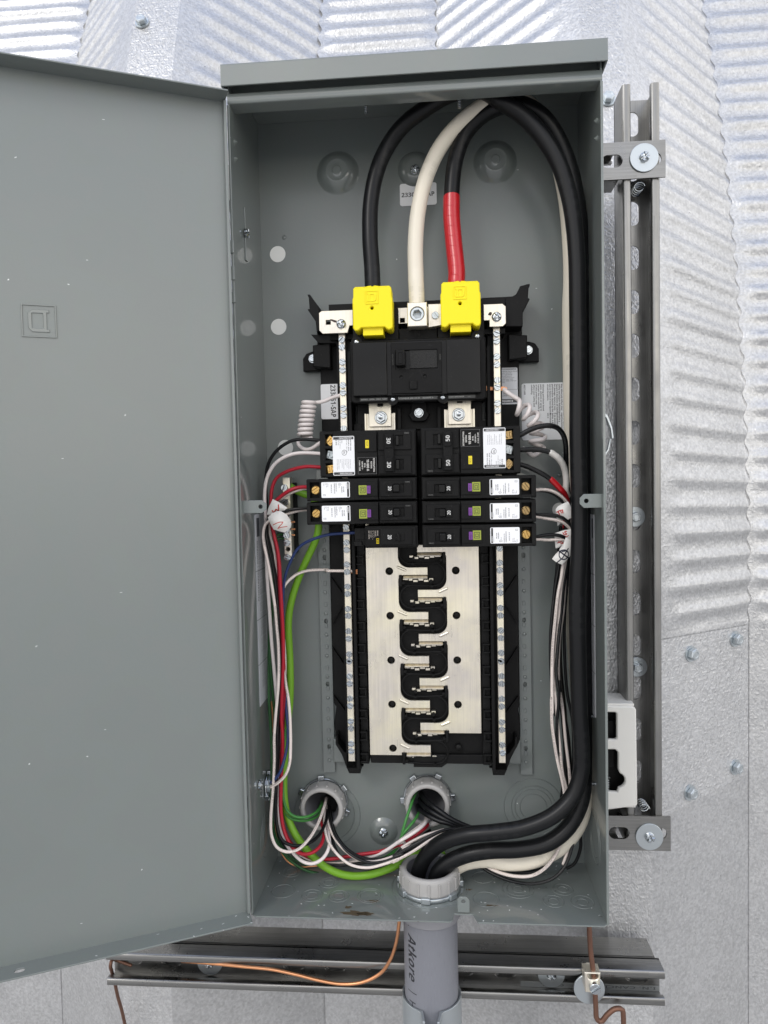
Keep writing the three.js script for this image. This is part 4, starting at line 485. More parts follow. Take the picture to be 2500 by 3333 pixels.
T.ten = canvas(320, 320, (g, w, h) => { g.fillStyle = '#101010'; g.fillRect(0, 0, w, h); g.strokeStyle = '#8c8c8c'; g.lineWidth = 3; g.strokeRect(6, 6, w - 12, h - 12); g.fillStyle = '#d6d4cf'; g.font = 'bold 36px sans-serif'; g.fillText('INTERRUPTING', 18, 60); g.fillText('RATING', 80, 104); g.font = 'bold 56px sans-serif'; g.fillText('10 000 A', 40, 170); g.font = 'bold 32px sans-serif'; g.fillText('60 Hz', 110, 212); g.fillText('120/240 V~', 70, 254); g.fillText('A nom. I/AIR', 60, 298); });
const numT = (n) => canvas(96, 64, (g, w, h) => { g.fillStyle = '#0f0f10'; g.fillRect(0, 0, w, h); g.fillStyle = '#c9c9c6'; g.font = 'bold 60px sans-serif'; g.textAlign = 'center'; g.fillText(n, 48, 54); });
T.n20 = numT('20'); T.n30 = numT('30'); T.n50 = numT('50');
const dateT = (n) => canvas(160, 48, (g, w, h) => { g.fillStyle = '#0f0f10'; g.fillRect(0, 0, w, h); g.fillStyle = '#7c7c79'; g.font = '36px sans-serif'; g.fillText(n, 8, 38); });
T.d1 = dateT('24032'); T.d2 = dateT('22406'); T.d3 = dateT('23512');
T.testP = canvas(128, 64, (g, w, h) => { g.fillStyle = '#6b2f86'; g.fillRect(0, 0, w, h); g.fillStyle = '#2e1140'; g.font = 'bold 44px sans-serif'; g.fillText('TEST', 8, 48); });
T.testY = canvas(128, 56, (g, w, h) => { g.fillStyle = '#d9c514'; g.fillRect(0, 0, w, h); g.fillStyle = '#8f8008'; g.font = 'bold 40px sans-serif'; g.fillText('TEST', 12, 43); });
T.sq = canvas(128, 128, (g, w, h) => { g.fillStyle = '#8f9a35'; g.fillRect(0, 0, w, h); g.strokeStyle = '#2b3010'; g.lineWidth = 9; g.strokeRect(24, 24, 80, 80); g.lineWidth = 8; g.strokeRect(46, 44, 34, 40); g.beginPath(); g.moveTo(38, 44); g.lineTo(80, 44); g.moveTo(38, 84); g.lineTo(80, 84); g.stroke(); });
T.small = canvas(256, 384, (g, w, h) => { g.fillStyle = '#0f0f0f'; g.fillRect(0, 0, w, h); g.strokeStyle = '#c9b21e'; g.lineWidth = 10; g.strokeRect(150, 20, 70, 70); g.strokeRect(176, 42, 26, 28); g.fillStyle = '#c7beb4'; g.font = 'bold 34px sans-serif'; g.fillText('HOM', 24, 60); g.fillText('10 kA', 24, 120); g.font = '22px sans-serif'; g.fillText('120/240 V~', 24, 152); g.fillText('60 Hz  40°C', 24, 182); g.fillText('UL  LISTED  CE', 24, 222); g.fillText('HACR TYPE', 24, 252); g.fillText('TIPO CARR', 24, 280); g.font = 'bold 34px sans-serif'; g.fillText('DP-4075', 24, 330); });
const PR = {}, darkInk = ['n20', 'n30', 'n50', 'd1', 'd2', 'd3', 'ten', 'small']; const pm = (k, r) => PR[k] || (PR[k] = darkInk.includes(k) ? new THREE.MeshPhysicalMaterial({ map: T[k], roughness: 0.48, specularIntensity: 0.28 }) : printed(T[k], r));
const BZ = 93;
// s = +1 right bank, -1 left bank; d is the distance outward from the centre line edge, both banks share one moulding turned half round
function breaker(name, labelTxt, s, y0, y1, len, kind, screwMat) {
  const xi = 2.4, X = (d) => s * (xi + d), H = y1 - y0, cy = (y0 + y1) / 2, Y = (f) => s > 0 ? y1 - f * H : y0 + f * H;   // f measured from the breaker's own top
  const b = thing(name, labelTxt, 'breaker', [X(len / 2), y0, 40], kind === 'double' ? 'two-pole breakers' : kind === 'arc' ? 'single-pole arc fault breakers' : undefined);
  const B = (d0, d1, f0, f1, z0, z1, r = 0.5) => bx(X(d0), X(d1), Y(f0), Y(f1), z0, z1, r);
  const L = (d0, d1, f0, f1) => ({ x0: Math.min(X(d0), X(d1)), x1: Math.max(X(d0), X(d1)), y0: Math.min(Y(f0), Y(f1)), y1: Math.max(Y(f0), Y(f1)) });
  const turn = s > 0 ? 1 : -1, g = 0.012;
  if (kind === 'arc') {
    obj('case', [B(0, 103.6, g, 1 - g, 42, 86, 0.8), B(103.2, 114, g + 0.004, 1 - g - 0.004, 42, 80, 0.3), B(113.7, len, g, 1 - g, 42, 86, 0.8), B(66, 103.5, 0.03, 0.97, 84, 90.5, 0.6), B(113.8, len - 0.2, 0.05, 0.95, 84, 89.5, 0.6), B(103, 114.4, 0.03, 0.16, 79, 90, 0.5), B(103, 114.4, 0.84, 0.97, 79, 90, 0.5), B(1, 40, 0.06, 0.94, 84, BZ - 2, 0.7), B(40.9, 66.4, 0.04, 0.96, 84, BZ - 2.4, 0.6)], M.black, b);
    obj('handle_bezel', [ext((() => { const q = L(5, 39, 0.17, 0.85); return [[q.x0, q.y0], [q.x1, q.y0], [q.x1, q.y1], [q.x0, q.y1]]; })(), BZ - 3, BZ, 0.4, [(() => { const q = L(13.7, 24.8, 0.34, 0.70); return [[q.x0, q.y0], [q.x1, q.y0], [q.x1, q.y1], [q.x0, q.y1]]; })()])], M.black, b);
    const hd = obj('handle', [B(18.2, 24.6, 0.36, 0.68, BZ - 6, BZ + 4.5, 1)], M.blackGloss, b);
    obj('rating_block', B(25, 31.4, 0.33, 0.71, BZ - 1, BZ + 1.6, 0.4), M.black, b); label('rating_number', b, L(25.6, 30.8, 0.38, 0.66), BZ + 1.65, null, turn, 0.2, pm('n20', 0.5));
    label('date_code', b, s > 0 ? L(6.5, 15, 0.73, 0.83) : L(6.5, 15, 0.73, 0.83), BZ + 0.05, null, s > 0 ? 0 : 2, 0.1, pm('d1', 0.5));
    obj('button_panel', B(41.2, 61.8, 0.2, 0.8, BZ - 3, BZ - 0.6, 0.4), M.black, b);
    obj('test_button', [(() => { const q = L(48.6, 52.4, 0.32, 0.65); const e = ext(rrect(q.x0, q.x1, q.y0, q.y1, 0.3), BZ - 1, BZ + 0.9, 0), p = e.attributes.position, uv = e.attributes.uv; for (let i = 0; i < p.count; i++) { const a = (p.getX(i) - q.x0) / (q.x1 - q.x0), t = (p.getY(i) - q.y0) / (q.y1 - q.y0); if (turn === 1) uv.setXY(i, t, 1 - a); else uv.setXY(i, 1 - t, a); } return e; })()], pm('testP'), b);
    label('maker_mark', b, L(52.7, 61.2, 0.27, 0.67), BZ - 0.5, null, turn, 0.3, pm('sq', 0.55));
    label('rating_label', b, L(70.9, 101.2, 0.16, 0.84), 90.6, null, turn, 1.2, pm('arc', 0.4));
    put('terminal_screw', 'bigCross', () => [cylZ(0, 0, -2, 1.6, 4.5, 24), ...combo(4.3, 3.4)()], screwMat, b, [X(108.6), Y(0.5), 82.2], 0.7 + s + cy);
  } else if (kind === 'double') {
    obj('case', [B(0, 87.6, 0.006, 0.994, 42, 86, 0.8), B(87.2, 96.2, 0.008, 0.992, 42, 80, 0.3), B(96, len, 0.006, 0.994, 42, 86, 0.8), B(64, 87.6, 0.02, 0.98, 84, 90.5, 0.6), B(96, len - 0.2, 0.03, 0.97, 84, 89.4, 0.6), ...[[0.02, 0.08], [0.31, 0.37], [0.62, 0.68], [0.92, 0.98]].map(([a, c]) => B(87, 97, a, c, 79, 90, 0.4)), B(1, 40.4, 0.03, 0.97, 84, BZ - 2.2, 0.6), B(41, 64.4, 0.03, 0.97, 84, BZ - 2.6, 0.6)], M.black, b);
    for (const f of [0, 0.5]) { const fq = (d0, d1, a, c) => L(d0, d1, f + a * 0.5, f + c * 0.5), r4 = (q) => [[q.x0, q.y0], [q.x1, q.y0], [q.x1, q.y1], [q.x0, q.y1]];
      obj('handle_bezel', ext(r4(fq(5.2, 39.5, 0.12, 0.88)), BZ - 3, BZ, 0.4, [r4(fq(13.6, 21.2, 0.3, 0.72))]), M.black, b);
      obj('handle', [(() => { const q = fq(17.8, 21, 0.3, 0.7); return bx(q.x0, q.x1, q.y0, q.y1, BZ - 6, BZ + 4, 0.8); })()], M.blackGloss, b);
      label('rating_number', b, fq(25.2, 31.2, 0.3, 0.68), BZ + 5.1, null, turn, 0.2, pm(s > 0 ? 'n50' : 'n30', 0.5)); }
    obj('handle_tie', [B(23.2, 33.2, 0.1, 0.9, BZ - 1, BZ + 3.4, 0.8), B(24.6, 31.8, 0.11, 0.4, BZ + 3, BZ + 5, 0.4), B(24.6, 31.8, 0.6, 0.89, BZ + 3, BZ + 5, 0.4)], M.black, b);
    label('date_code', b, L(6.5, 15, 0.87, 0.935), BZ + 0.05, null, s > 0 ? 0 : 2, 0.1, pm(s > 0 ? 'd3' : 'd2', 0.5));
    label('interrupting_sticker', b, L(41.6, 61.8, 0.06, 0.42), BZ - 2.4, null, turn, 0.8, pm('ten', 0.45));
    obj('button_panel', B(41.4, 62.2, 0.53, 0.88, BZ - 4, BZ - 1.4, 0.5), M.black, b); label('test_button', b, L(49.4, 53.2, 0.61, 0.78), BZ - 1.1, null, turn, 0.3, pm('testY', 0.4));
    const q = L(65, 88, 0.045, 0.875); label('rating_label', b, q, 90.6, null, turn, 1.2, pm('gf', 0.4)); label('load_band', b, L(65.8, 87.2, 0.06, 0.115), 90.9, null, s > 0 ? 0 : 2, 0.6, pm('gfBand', 0.4)); label('load_band', b, L(65.8, 87.2, 0.805, 0.86), 90.9, null, s > 0 ? 0 : 2, 0.6, pm('gfBand', 0.4));
    for (const f of [0.19, 0.49, 0.79]) { put('terminal_screw', 'midCross', () => [bx(-4.2, 4.2, -4, 4, -1.4, 0, 0.2), ...combo(3.3, 3)()], f === 0.49 ? M.zincMatte : screwMat, b, [X(91.8), Y(f), 82], f * 9); }
  } else {
    obj('case', [B(0, 56, 0.01, 0.99, 42, 88, 0.7), B(56, 68, 0.1, 0.9, 42, 82, 0.7), B(60, 68, 0.1, 0.3, 80, 86, 0.4), B(2, 54, 0.08, 0.94, 86, 90.5, 0.6), B(6, 39, 0.16, 0.88, 88, BZ - 0.6, 0.5)], M.black, b);
    obj('handle_well', [B(14, 24, 0.34, 0.68, 91, BZ + 0.2, 0.3)], M.black, b); obj('handle', [B(18.6, 21.4, 0.34, 0.68, 90, BZ + 4, 0.8)], M.blackGloss, b);
    label('rating_number', b, L(26.5, 32.5, 0.36, 0.66), BZ - 0.4, null, turn, 0.2, pm('n20', 0.5)); label('rating_label', b, L(40.5, 60 - 6.2, 0.12, 0.88), 90.7, null, turn, 0.4, pm('small', 0.5));
    obj('wire_slot', B(57, 67, 0.38, 0.68, 81, 82.4, 0.3), M.black, b);
  }
  return b;
}
breaker('double_breaker', 'two-pole black breaker marked 50 with black, white-taped and red-taped wires', 1, 459.8, 510.2, 103.4, 'double', M.bronze);
breaker('double_breaker', 'two-pole black breaker marked 30 with black, white and red wires', -1, 459.8, 509.6, 102.2, 'double', M.brass);
breaker('arc_fault_breaker', 'single-pole breaker directly under the two-pole breaker marked 50', 1, 434.4, 458.8, 119, 'arc', M.bronze);
breaker('arc_fault_breaker', 'single-pole breaker in the middle of the stack of three', 1, 409.1, 433.6, 118.6, 'arc', M.bronze);
breaker('arc_fault_breaker', 'single-pole breaker at the foot of the stack of three', 1, 383.8, 408.4, 118.6, 'arc', M.brass);
breaker('arc_fault_breaker', 'single-pole breaker fed by a thin red wire under the breaker marked 30', -1, 434.8, 459.2, 117.6, 'arc', M.brass);
breaker('arc_fault_breaker', 'single-pole breaker fed by a thin black wire above the short breaker', -1, 409.6, 434.2, 118, 'arc', M.brass);
breaker('short_breaker', 'short single-pole breaker with white print fed by a blue wire', -1, 384.2, 407.8, 68, 'short');

// ================= ground bar =================
{
  const p0 = pt('a1', 668, 1515, 34), p1 = pt('a2', 695, 955, 34), t = thing('ground_bar', 'small tinned ground bar with screws behind the paper flags', 'ground bar', [p1[0], p1[1], 0]);
  obj('standoff', bx(p0[0] - 3, p0[0] + 6, p1[1] + 6, p0[1] - 6, 0.1, 20, 1), M.black, t); const bar = obj('bar', ext([[p0[0] - 4, p1[1]], [p0[0] + 4.6, p1[1]], [p0[0] + 4.6, p0[1]], [p0[0] - 4, p0[1]]], 20, 34, 0.4, [['a1', 655, 1588], ['a2', 705, 760]].map(([v, x, y]) => { const p = pt(v, x, y, 34); return circ(p[0], p[1], 2.5, 16); })), M.tin, t);
  for (const [v, x, y] of [['a1', 655, 1960], ['a1', 640, 1700], ['a2', 690, 130], ['a2', 690, 400], ['a2', 680, 510], ['a2', 682, 645], ['a2', 692, 905]]) { const p = pt(v, x, y, 37); put('screw', 'gbScrew', combo(3.9, 5), M.zinc, bar, [p[0], p[1], 33.6], y * 0.01); }
  for (const [v, x, y] of [['a2', 800, 270], ['a2', 805, 400], ['a2', 800, 505]]) { const p = pt(v, x, y, 27); obj('wire_end', tube([[p[0] - 12, p[1], 27], [p[0] + 1.5, p[1], 27]], 1.1, 8, 2), M.copper, t); }
}

// ================= cables and wires =================
const path = (list, dz = 0) => list.map(([v, x, y, z]) => pt(v, x, y, z + dz));
function wire(label, list, r, mat, name = 'wire', group) { return single(name, label, name === 'cable' ? 'cable' : 'wire', [tube(path(list), r, r > 5 ? 18 : 10, r > 5 ? 6 : 4)], mat, group); }
// heavy feeders
const R0 = 8.6;
wire('thick black cable looping from the plain yellow cover over the top to the floor conduit', [['c1', 328, 400, 64], ['c1', 322, 180, 64], ['T', 1060, 1300, 62], ['T', 1046, 1080, 58], ['T', 1052, 850, 52], ['T', 1092, 640, 48], ['T', 1160, 480, 48], ['T', 1270, 330, 54], ['T', 1420, 215, 62], ['U', 130, 120, 68], ['U', 330, 85, 72], ['U', 480, 165, 80], ['U', 640, 275, 80], ['U', 770, 420, 80], ['U', 870, 590, 80], ['U', 938, 800, 80], ['U', 972, 1000, 80], ['U', 990, 1230, 80], ['S', 1880, 1000, 80], ['S', 1881.5, 1200, 80], ['b1', 1275, 1200, 80], ['b2', 1235, 700, 80], ['b2', 1225, 1600, 80], ['b3', 700, 400, 80], ['b3', 715, 1300, 80], ['b3', 738, 2100, 80], ['H', 1490, 900, 80], ['J', 1420, 130, 80], ['J', 1365, 300, 82], ['J', 1220, 450, 86], ['J', 1010, 540, 86], ['J', 800, 572, 84], ['J', 600, 590, 80], ['J', 430, 640, 72], ['J', 310, 735, 62], ['J', 255, 840, 56], ['J', 240, 960, 52]], R0, M.cableBlack, 'cable', 'thick feeder cables');
const red = wire('thick black cable wrapped in red tape above its yellow cover', [['c1', 1270, 350, 64], ['c1', 1262, 150, 64], ['U', 180, 1330, 62], ['U', 160, 1120, 56], ['U', 146, 950, 52], ['U', 146, 780, 48], ['U', 172, 560, 46], ['U', 235, 390, 48], ['U', 340, 270, 54], ['U', 470, 200, 60], ['U', 620, 190, 62], ['U', 760, 270, 60], ['U', 870, 430, 56], ['U', 950, 640, 52], ['U', 1000, 900, 48], ['U', 1025, 1200, 48], ['B', 1650, 300, 48], ['b1', 1390, 600, 48], ['b1', 1400, 1900, 48], ['b2', 1370, 1300, 48], ['b3', 800, 900, 50], ['b3', 800, 1900, 54], ['J', 1440, 100, 58], ['J', 1425, 330, 62], ['J', 1330, 530, 66], ['J', 1180, 650, 70], ['J', 980, 695, 72], ['J', 760, 705, 72], ['J', 590, 735, 70], ['J', 450, 800, 66], ['J', 380, 880, 62], ['J', 360, 980, 56]], R0, M.cableBlack, 'cable', undefined);
{ const seg = path([['c1', 1270, 300, 64], ['c1', 1262, 150, 64], ['U', 180, 1330, 62], ['U', 160, 1120, 56], ['U', 146, 950, 52], ['U', 145, 812, 48.8]]); const g = []; obj('red_tape', [tube(seg, R0 + 0.5, 20, 4), ...Array.from({ length: 9 }, (_, i) => { const c = new THREE.CatmullRomCurve3(seg.map(V3)), t = 0.08 + i * 0.1, p = c.getPointAt(t), d = c.getTangentAt(t); const q = new THREE.TorusGeometry(R0 + 0.45, 0.28, 4, 28); const ax = d.clone().add(new THREE.Vector3(0.25, 0, 0.1)).normalize(); q.applyQuaternion(new THREE.Quaternion().setFromUnitVectors(new THREE.Vector3(0, 0, 1), ax)); q.translate(p.x, p.y, p.z); return boxUV(clean(q)); })], M.tapeRed, red); }
wire('thick off-white cable from the centre lug arching over behind the black cables', [['c1', 820, 420, 64], ['c1', 815, 250, 63], ['c1', 808, 100, 62], ['T', 1356, 1350, 60], ['T', 1352, 1150, 56], ['T', 1372, 900, 50], ['T', 1425, 680, 46], ['T', 1505, 500, 46], ['T', 1600, 370, 50], ['U', 300, 235, 56], ['U', 430, 165, 58], ['U', 600, 150, 52], ['U', 760, 290, 40], ['U', 850, 520, 26], ['U', 905, 760, 16], ['U', 935, 1000, 11], ['U', 950, 1350, 10], ['B', 1520, 500, 10], ['b1', 1160, 900, 10], ['b1', 1180, 2000, 12], ['b2', 1150, 1500, 14], ['b3', 640, 600, 20], ['b3', 700, 1600, 26], ['J', 1440, 60, 34], ['J', 1448, 330, 40], ['J', 1400, 520, 46], ['J', 1270, 680, 50], ['J', 1080, 775, 52], ['J', 900, 795, 52], ['J', 740, 770, 52], ['J', 560, 800, 50], ['J', 400, 930, 46]], R0 - 0.2, M.cableWhite, 'cable');
wire('lime green ground cable sweeping past the left conduit hole', [['a1', 735, 1670, 26], ['a1', 820, 1730, 28], ['a1', 960, 1800, 32], ['C', 600, 745, 34], ['C', 650, 850, 34], ['C', 658, 960, 32], ['a2', 1255, 380, 32], ['a2', 1230, 520, 32], ['a2', 1150, 720, 30], ['a2', 1050, 930, 28], ['a2', 950, 1150, 26], ['a2', 850, 1410, 25], ['a2', 775, 1660, 25], ['a2', 728, 1900, 25], ['a2', 712, 2180, 26], ['a3', 728, 300, 26], ['a3', 745, 700, 27], ['a3', 748, 1050, 28], ['a3', 730, 1400, 29], ['a3', 690, 1750, 30], ['a3', 655, 2150, 32], ['I', 398, 300, 36], ['I', 408, 460, 40], ['I', 440, 600, 44], ['I', 505, 740, 48], ['I', 600, 870, 50], ['I', 720, 990, 50], ['I', 850, 1070, 50], ['I', 1000, 1108, 50], ['I', 1170, 1098, 50], ['I', 1340, 1045, 46], ['I', 1450, 985, 40], ['J', 150, 740, 34], ['J', 300, 720, 26], ['J', 420, 730, 22]], 4.3, M.wLime, 'cable');
// left bank circuit wires
wire('black wire leaving the top terminal of the breaker marked 30', [['a1', 1330, 852, 66], ['a1', 1250, 848, 64], ['a1', 1000, 828, 60], ['a1', 800, 848, 58], ['a1', 620, 935, 56], ['a1', 460, 1080, 54], ['a1', 360, 1250, 52], ['a1', 315, 1450, 50], ['a1', 300, 1700, 50], ['a1', 320, 1950, 50], ['a2', 330, 250, 48], ['a2', 330, 500, 46], ['a2', 380, 760, 46], ['a2', 440, 1020, 46], ['a2', 490, 1300, 46], ['a2', 530, 1650, 46], ['a2', 555, 2100, 48], ['a3', 570, 300, 48], ['a3', 575, 800, 48], ['a3', 555, 1300, 50], ['a3', 535, 1800, 52], ['I', 345, 40, 54], ['I', 328, 350, 58], ['I', 335, 640, 62], ['I', 385, 790, 66], ['I', 500, 838, 68], ['I', 620, 815, 62], ['I', 720, 735, 46], ['I', 775, 620, 30], ['I', 790, 520, 5]], 1.9, M.wBlack2);
wire('white wire leaving the middle terminal of the breaker marked 30', [['a1', 1330, 1090, 66], ['a1', 1255, 1085, 64], ['a1', 1000, 1073, 62], ['a1', 800, 1092, 62], ['a1', 620, 1160, 62], ['a1', 480, 1260, 61], ['a1', 385, 1390, 60], ['a1', 318, 1550, 58], ['a1', 287, 1750, 56], ['a1', 285, 1950, 54], ['a1', 300, 2150, 52], ['a2', 305, 400, 44], ['a2', 315, 800, 42], ['a2', 325, 1150, 44], ['a2', 345, 1500, 46], ['a2', 375, 1900, 48], ['a3', 405, 150, 50], ['a3', 440, 550, 50], ['a3', 480, 1000, 48], ['a3', 510, 1400, 46], ['a3', 515, 1900, 46], ['I', 350, 300, 48], ['I', 345, 600, 52], ['I', 390, 770, 56], ['I', 480, 900, 60], ['I', 570, 980, 64], ['I', 660, 998, 66], ['I', 750, 950, 62], ['I', 805, 850, 52], ['I', 800, 720, 36], ['I', 775, 560, 12], ['I', 775, 500, -5]], 2.0, M.wWhite2);
wire('red wire leaving the lower terminal of the breaker marked 30', [['a1', 1335, 1335, 66], ['a1', 1260, 1330, 64], ['a1', 1050, 1320, 60], ['a1', 800, 1368, 56], ['a1', 620, 1440, 54], ['a1', 500, 1525, 52], ['a1', 435, 1650, 52], ['a1', 405, 1800, 52], ['a1', 400, 1980, 52], ['a2', 415, 300, 54], ['a2', 460, 520, 56], ['a2', 515, 760, 56], ['a2', 548, 1000, 56], ['a2', 562, 1250, 56], ['a2', 578, 1550, 56], ['a2', 598, 1900, 56], ['a3', 618, 100, 56], ['a3', 622, 450, 56], ['a3', 610, 850, 56], ['a3', 592, 1250, 56], ['a3', 588, 1600, 56], ['a3', 612, 2000, 56], ['I', 385, 60, 56], ['I', 372, 300, 58], ['I', 372, 520, 60], ['I', 400, 700, 62], ['I', 460, 830, 64], ['I', 540, 905, 66], ['I', 640, 905, 64], ['I', 725, 840, 54], ['I', 758, 740, 40], ['I', 735, 620, 20], ['I', 725, 560, -2]], 2.0, M.wRed);
wire('thin red wire leaving the upper single-pole breaker of the left bank', [['a1', 1090, 1688, 66], ['a1', 1010, 1688, 64], ['a1', 890, 1697, 62], ['a1', 740, 1745, 62], ['a1', 600, 1840, 60], ['a1', 480, 1950, 58], ['a2', 400, 180, 54], ['a2', 440, 450, 48], ['a2', 505, 720, 46], ['a2', 540, 1100, 46], ['a2', 560, 1600, 46], ['a3', 600, 200, 48], ['a3', 640, 900, 48], ['a3', 610, 1700, 48], ['I', 375, 250, 50], ['I', 380, 600, 50], ['I', 450, 800, 48], ['I', 600, 930, 44], ['I', 780, 958, 42], ['I', 1050, 920, 42], ['I', 1280, 885, 44], ['I', 1480, 810, 46], ['J', 100, 675, 46], ['J', 220, 600, 40], ['J', 310, 525, 26], ['J', 320, 470, 0]], 2.1, M.wRed);
wire('thin white wire beside the thin red one at the left single-pole breakers', [['a1', 1080, 1712, 64], ['a1', 1010, 1716, 62], ['a1', 890, 1745, 60], ['a1', 740, 1805, 58], ['a1', 600, 1890, 56], ['a1', 500, 1965, 54], ['a2', 360, 200, 46], ['a2', 385, 480, 44], ['a2', 440, 720, 44], ['a2', 485, 980, 44], ['a2', 505, 1280, 44], ['a2', 560, 1700, 42], ['a3', 640, 300, 44], ['a3', 655, 700, 44], ['a3', 640, 1050, 44], ['a3', 620, 1400, 44], ['a3', 600, 1900, 44], ['I', 365, 250, 46], ['I', 375, 560, 48], ['I', 420, 760, 50], ['I', 520, 900, 46], ['I', 700, 985, 42], ['I', 900, 995, 40], ['I', 1130, 960, 40], ['I', 1330, 880, 42], ['I', 1500, 800, 46], ['J', 90, 655, 48], ['J', 200, 570, 42], ['J', 290, 500, 28], ['J', 300, 450, 0]], 1.6, M.wWhite);
wire('thin black wire leaving the lower single-pole breaker of the left bank', [['a1', 1100, 2068, 66], ['a1', 1030, 2070, 64], ['a1', 900, 2078, 62], ['a1', 750, 2097, 61], ['a2', 580, 95, 60], ['a2', 420, 180, 56], ['a2', 330, 270, 52], ['a2', 305, 430, 50], ['a2', 335, 650, 50], ['a2', 395, 900, 50], ['a2', 450, 1180, 50], ['a2', 500, 1550, 52], ['a2', 530, 2000, 54], ['a3', 550, 300, 54], ['a3', 570, 700, 54], ['a3', 555, 1250, 56], ['a3', 520, 1700, 58], ['a3', 500, 2150, 58], ['I', 330, 200, 58], ['I', 322, 500, 60], ['I', 350, 720, 58], ['I', 430, 870, 52], ['I', 600, 970, 44], ['I', 900, 1010, 42], ['I', 1150, 985, 48], ['I', 1400, 935, 54], ['J', 60, 770, 58], ['J', 240, 665, 60], ['J', 420, 580, 58], ['J', 560, 548, 54], ['J', 700, 570, 48]], 1.7, M.wBlack);
wire('thin printed white wire looping low before the left conduit hole', [['a1', 1090, 2092, 62], ['a1', 1030, 2095, 60], ['a1', 880, 2118, 58], ['a2', 640, 140, 58], ['a2', 480, 190, 60], ['a2', 365, 250, 60], ['a2', 298, 310, 60], ['a2', 265, 420, 60], ['a2', 258, 560, 60], ['a2', 282, 720, 60], ['a2', 322, 900, 60], ['a2', 370, 1150, 60], ['a2', 420, 1450, 60], ['a2', 470, 1800, 60], ['a2', 500, 2150, 61], ['a3', 528, 250, 62], ['a3', 540, 620, 62], ['a3', 530, 1000, 63], ['a3', 505, 1300, 64], ['a3', 478, 1600, 65], ['a3', 455, 1950, 66], ['I', 312, 60, 68], ['I', 300, 320, 72], ['I', 281, 580, 76], ['I', 287, 740, 80], ['I', 335, 850, 82], ['I', 425, 892, 82], ['I', 525, 872, 78], ['I', 625, 775, 68], ['I', 705, 640, 50], ['I', 760, 490, 28], ['I', 780, 410, 0]], 1.7, M.wWhite);
wire('blue wire from the short breaker down to the bushing in the left wall', [['C', 1000, 1060, 70], ['C', 965, 1062, 68], ['a2', 1640, 477, 64], ['a2', 1450, 495, 60], ['a2', 1260, 545, 56], ['a2', 1080, 612, 53], ['a2', 940, 695, 50], ['a2', 835, 815, 48], ['a2', 745, 1000, 46], ['a2', 680, 1160, 45], ['a2', 640, 1330, 44], ['a2', 620, 1520, 44], ['a2', 615, 1750, 44], ['a3', 625, 100, 44], ['a3', 640, 700, 44], ['a3', 660, 1250, 46], ['a3', 690, 1600, 50], ['a3', 704, 1850, 54], ['a3', 690, 2100, 60], ['I', 400, 70, 66], ['I', 370, 165, 70], ['I', 330, 225, 70], ['I', 285, 268, 70]], 1.7, M.wBlue);
wire('white pigtail from the left screw bar curling down to the wall bushing', [['E', 480, 528, 43], ['E', 400, 525, 42], ['E', 200, 522, 38], ['a2', 1450, 1133, 32], ['a2', 1250, 1133, 32], ['a2', 1050, 1150, 34], ['a2', 880, 1205, 38], ['a2', 740, 1305, 41], ['a2', 640, 1425, 43], ['a2', 590, 1560, 44], ['a2', 600, 1850, 46], ['a3', 625, 200, 46], ['a3', 640, 700, 48], ['a3', 665, 960, 50], ['a3', 708, 1200, 54], ['a3', 738, 1500, 58], ['a3', 752, 1850, 62], ['a3', 752, 2150, 66], ['I', 452, 90, 70], ['I', 420, 190, 72], ['I', 370, 250, 72], ['I', 325, 285, 72], ['I', 282, 308, 72]], 1.7, M.wWhite);
single('bare_copper_strands', 'frayed copper strand ends poking past the left screw bar', 'wire', (() => { const g = []; for (let i = 0; i < 6; i++) g.push(tube(path([['E', 476, 520 + i * 5, 42], ['E', 510, 516 + i * 7, 42.5], ['E', 540, 512 + i * 9, 43]]), 0.45, 5, 2)); return g; })(), M.copper);
single('bare_copper_strands', 'frayed copper strand ends beside the white coiled wire of the right screw bar', 'wire', (() => { const g = []; for (let i = 0; i < 6; i++) { g.push(tube(path([['B', 838, 1238 + i * 6, 43], ['B', 880, 1236 + i * 7, 44], ['B', 905, 1248 + i * 5, 45]]), 0.6, 5, 2)); g.push(tube(path([['B', 770, 1240 + i * 5, 43], ['B', 735, 1236 + i * 6, 44], ['B', 705, 1228 + i * 8, 45]]), 0.5, 5, 2)); } return g; })(), M.copper);
wire('dark green wire lying low along the left bundle', [['a2', 640, 500, 30], ['a2', 520, 500, 36], ['a2', 440, 600, 40], ['a2', 420, 900, 38], ['a2', 450, 1300, 34], ['a2', 420, 1800, 32], ['a3', 365, 250, 36], ['a3', 360, 800, 40], ['a3', 362, 1250, 44], ['a3', 385, 1650, 46], ['a3', 410, 2050, 48], ['I', 290, 250, 52], ['I', 285, 480, 54], ['I', 302, 660, 52], ['I', 340, 810, 46], ['I', 430, 945, 40], ['I', 560, 1040, 36], ['I', 700, 1086, 34], ['I', 850, 1096, 32], ['I', 1000, 1090, 28]], 1.7, M.wGreen);
wire('green wire twisted into the left bundle behind the white wires', [['a2', 640, 570, 30], ['a2', 530, 570, 34], ['a2', 440, 850, 36], ['a2', 455, 1100, 34], ['a2', 440, 1700, 34], ['a3', 380, 300, 40], ['a3', 395, 700, 42], ['a3', 430, 1150, 40], ['a3', 462, 1500, 38], ['a3', 470, 2000, 36], ['I', 330, 300, 34], ['I', 340, 700, 32], ['I', 430, 920, 28], ['I', 600, 1010, 24]], 1.7, M.wGreen);
wire('upper of two light green wires entering the left conduit hole', [['a3', 660, 1800, 34], ['I', 385, 100, 36], ['I', 388, 300, 40], ['I', 398, 440, 46], ['I', 435, 530, 50], ['I', 510, 578, 50], ['I', 610, 575, 44], ['I', 690, 535, 32], ['I', 735, 470, 12], ['I', 740, 440, -8]], 1.7, M.wMid);
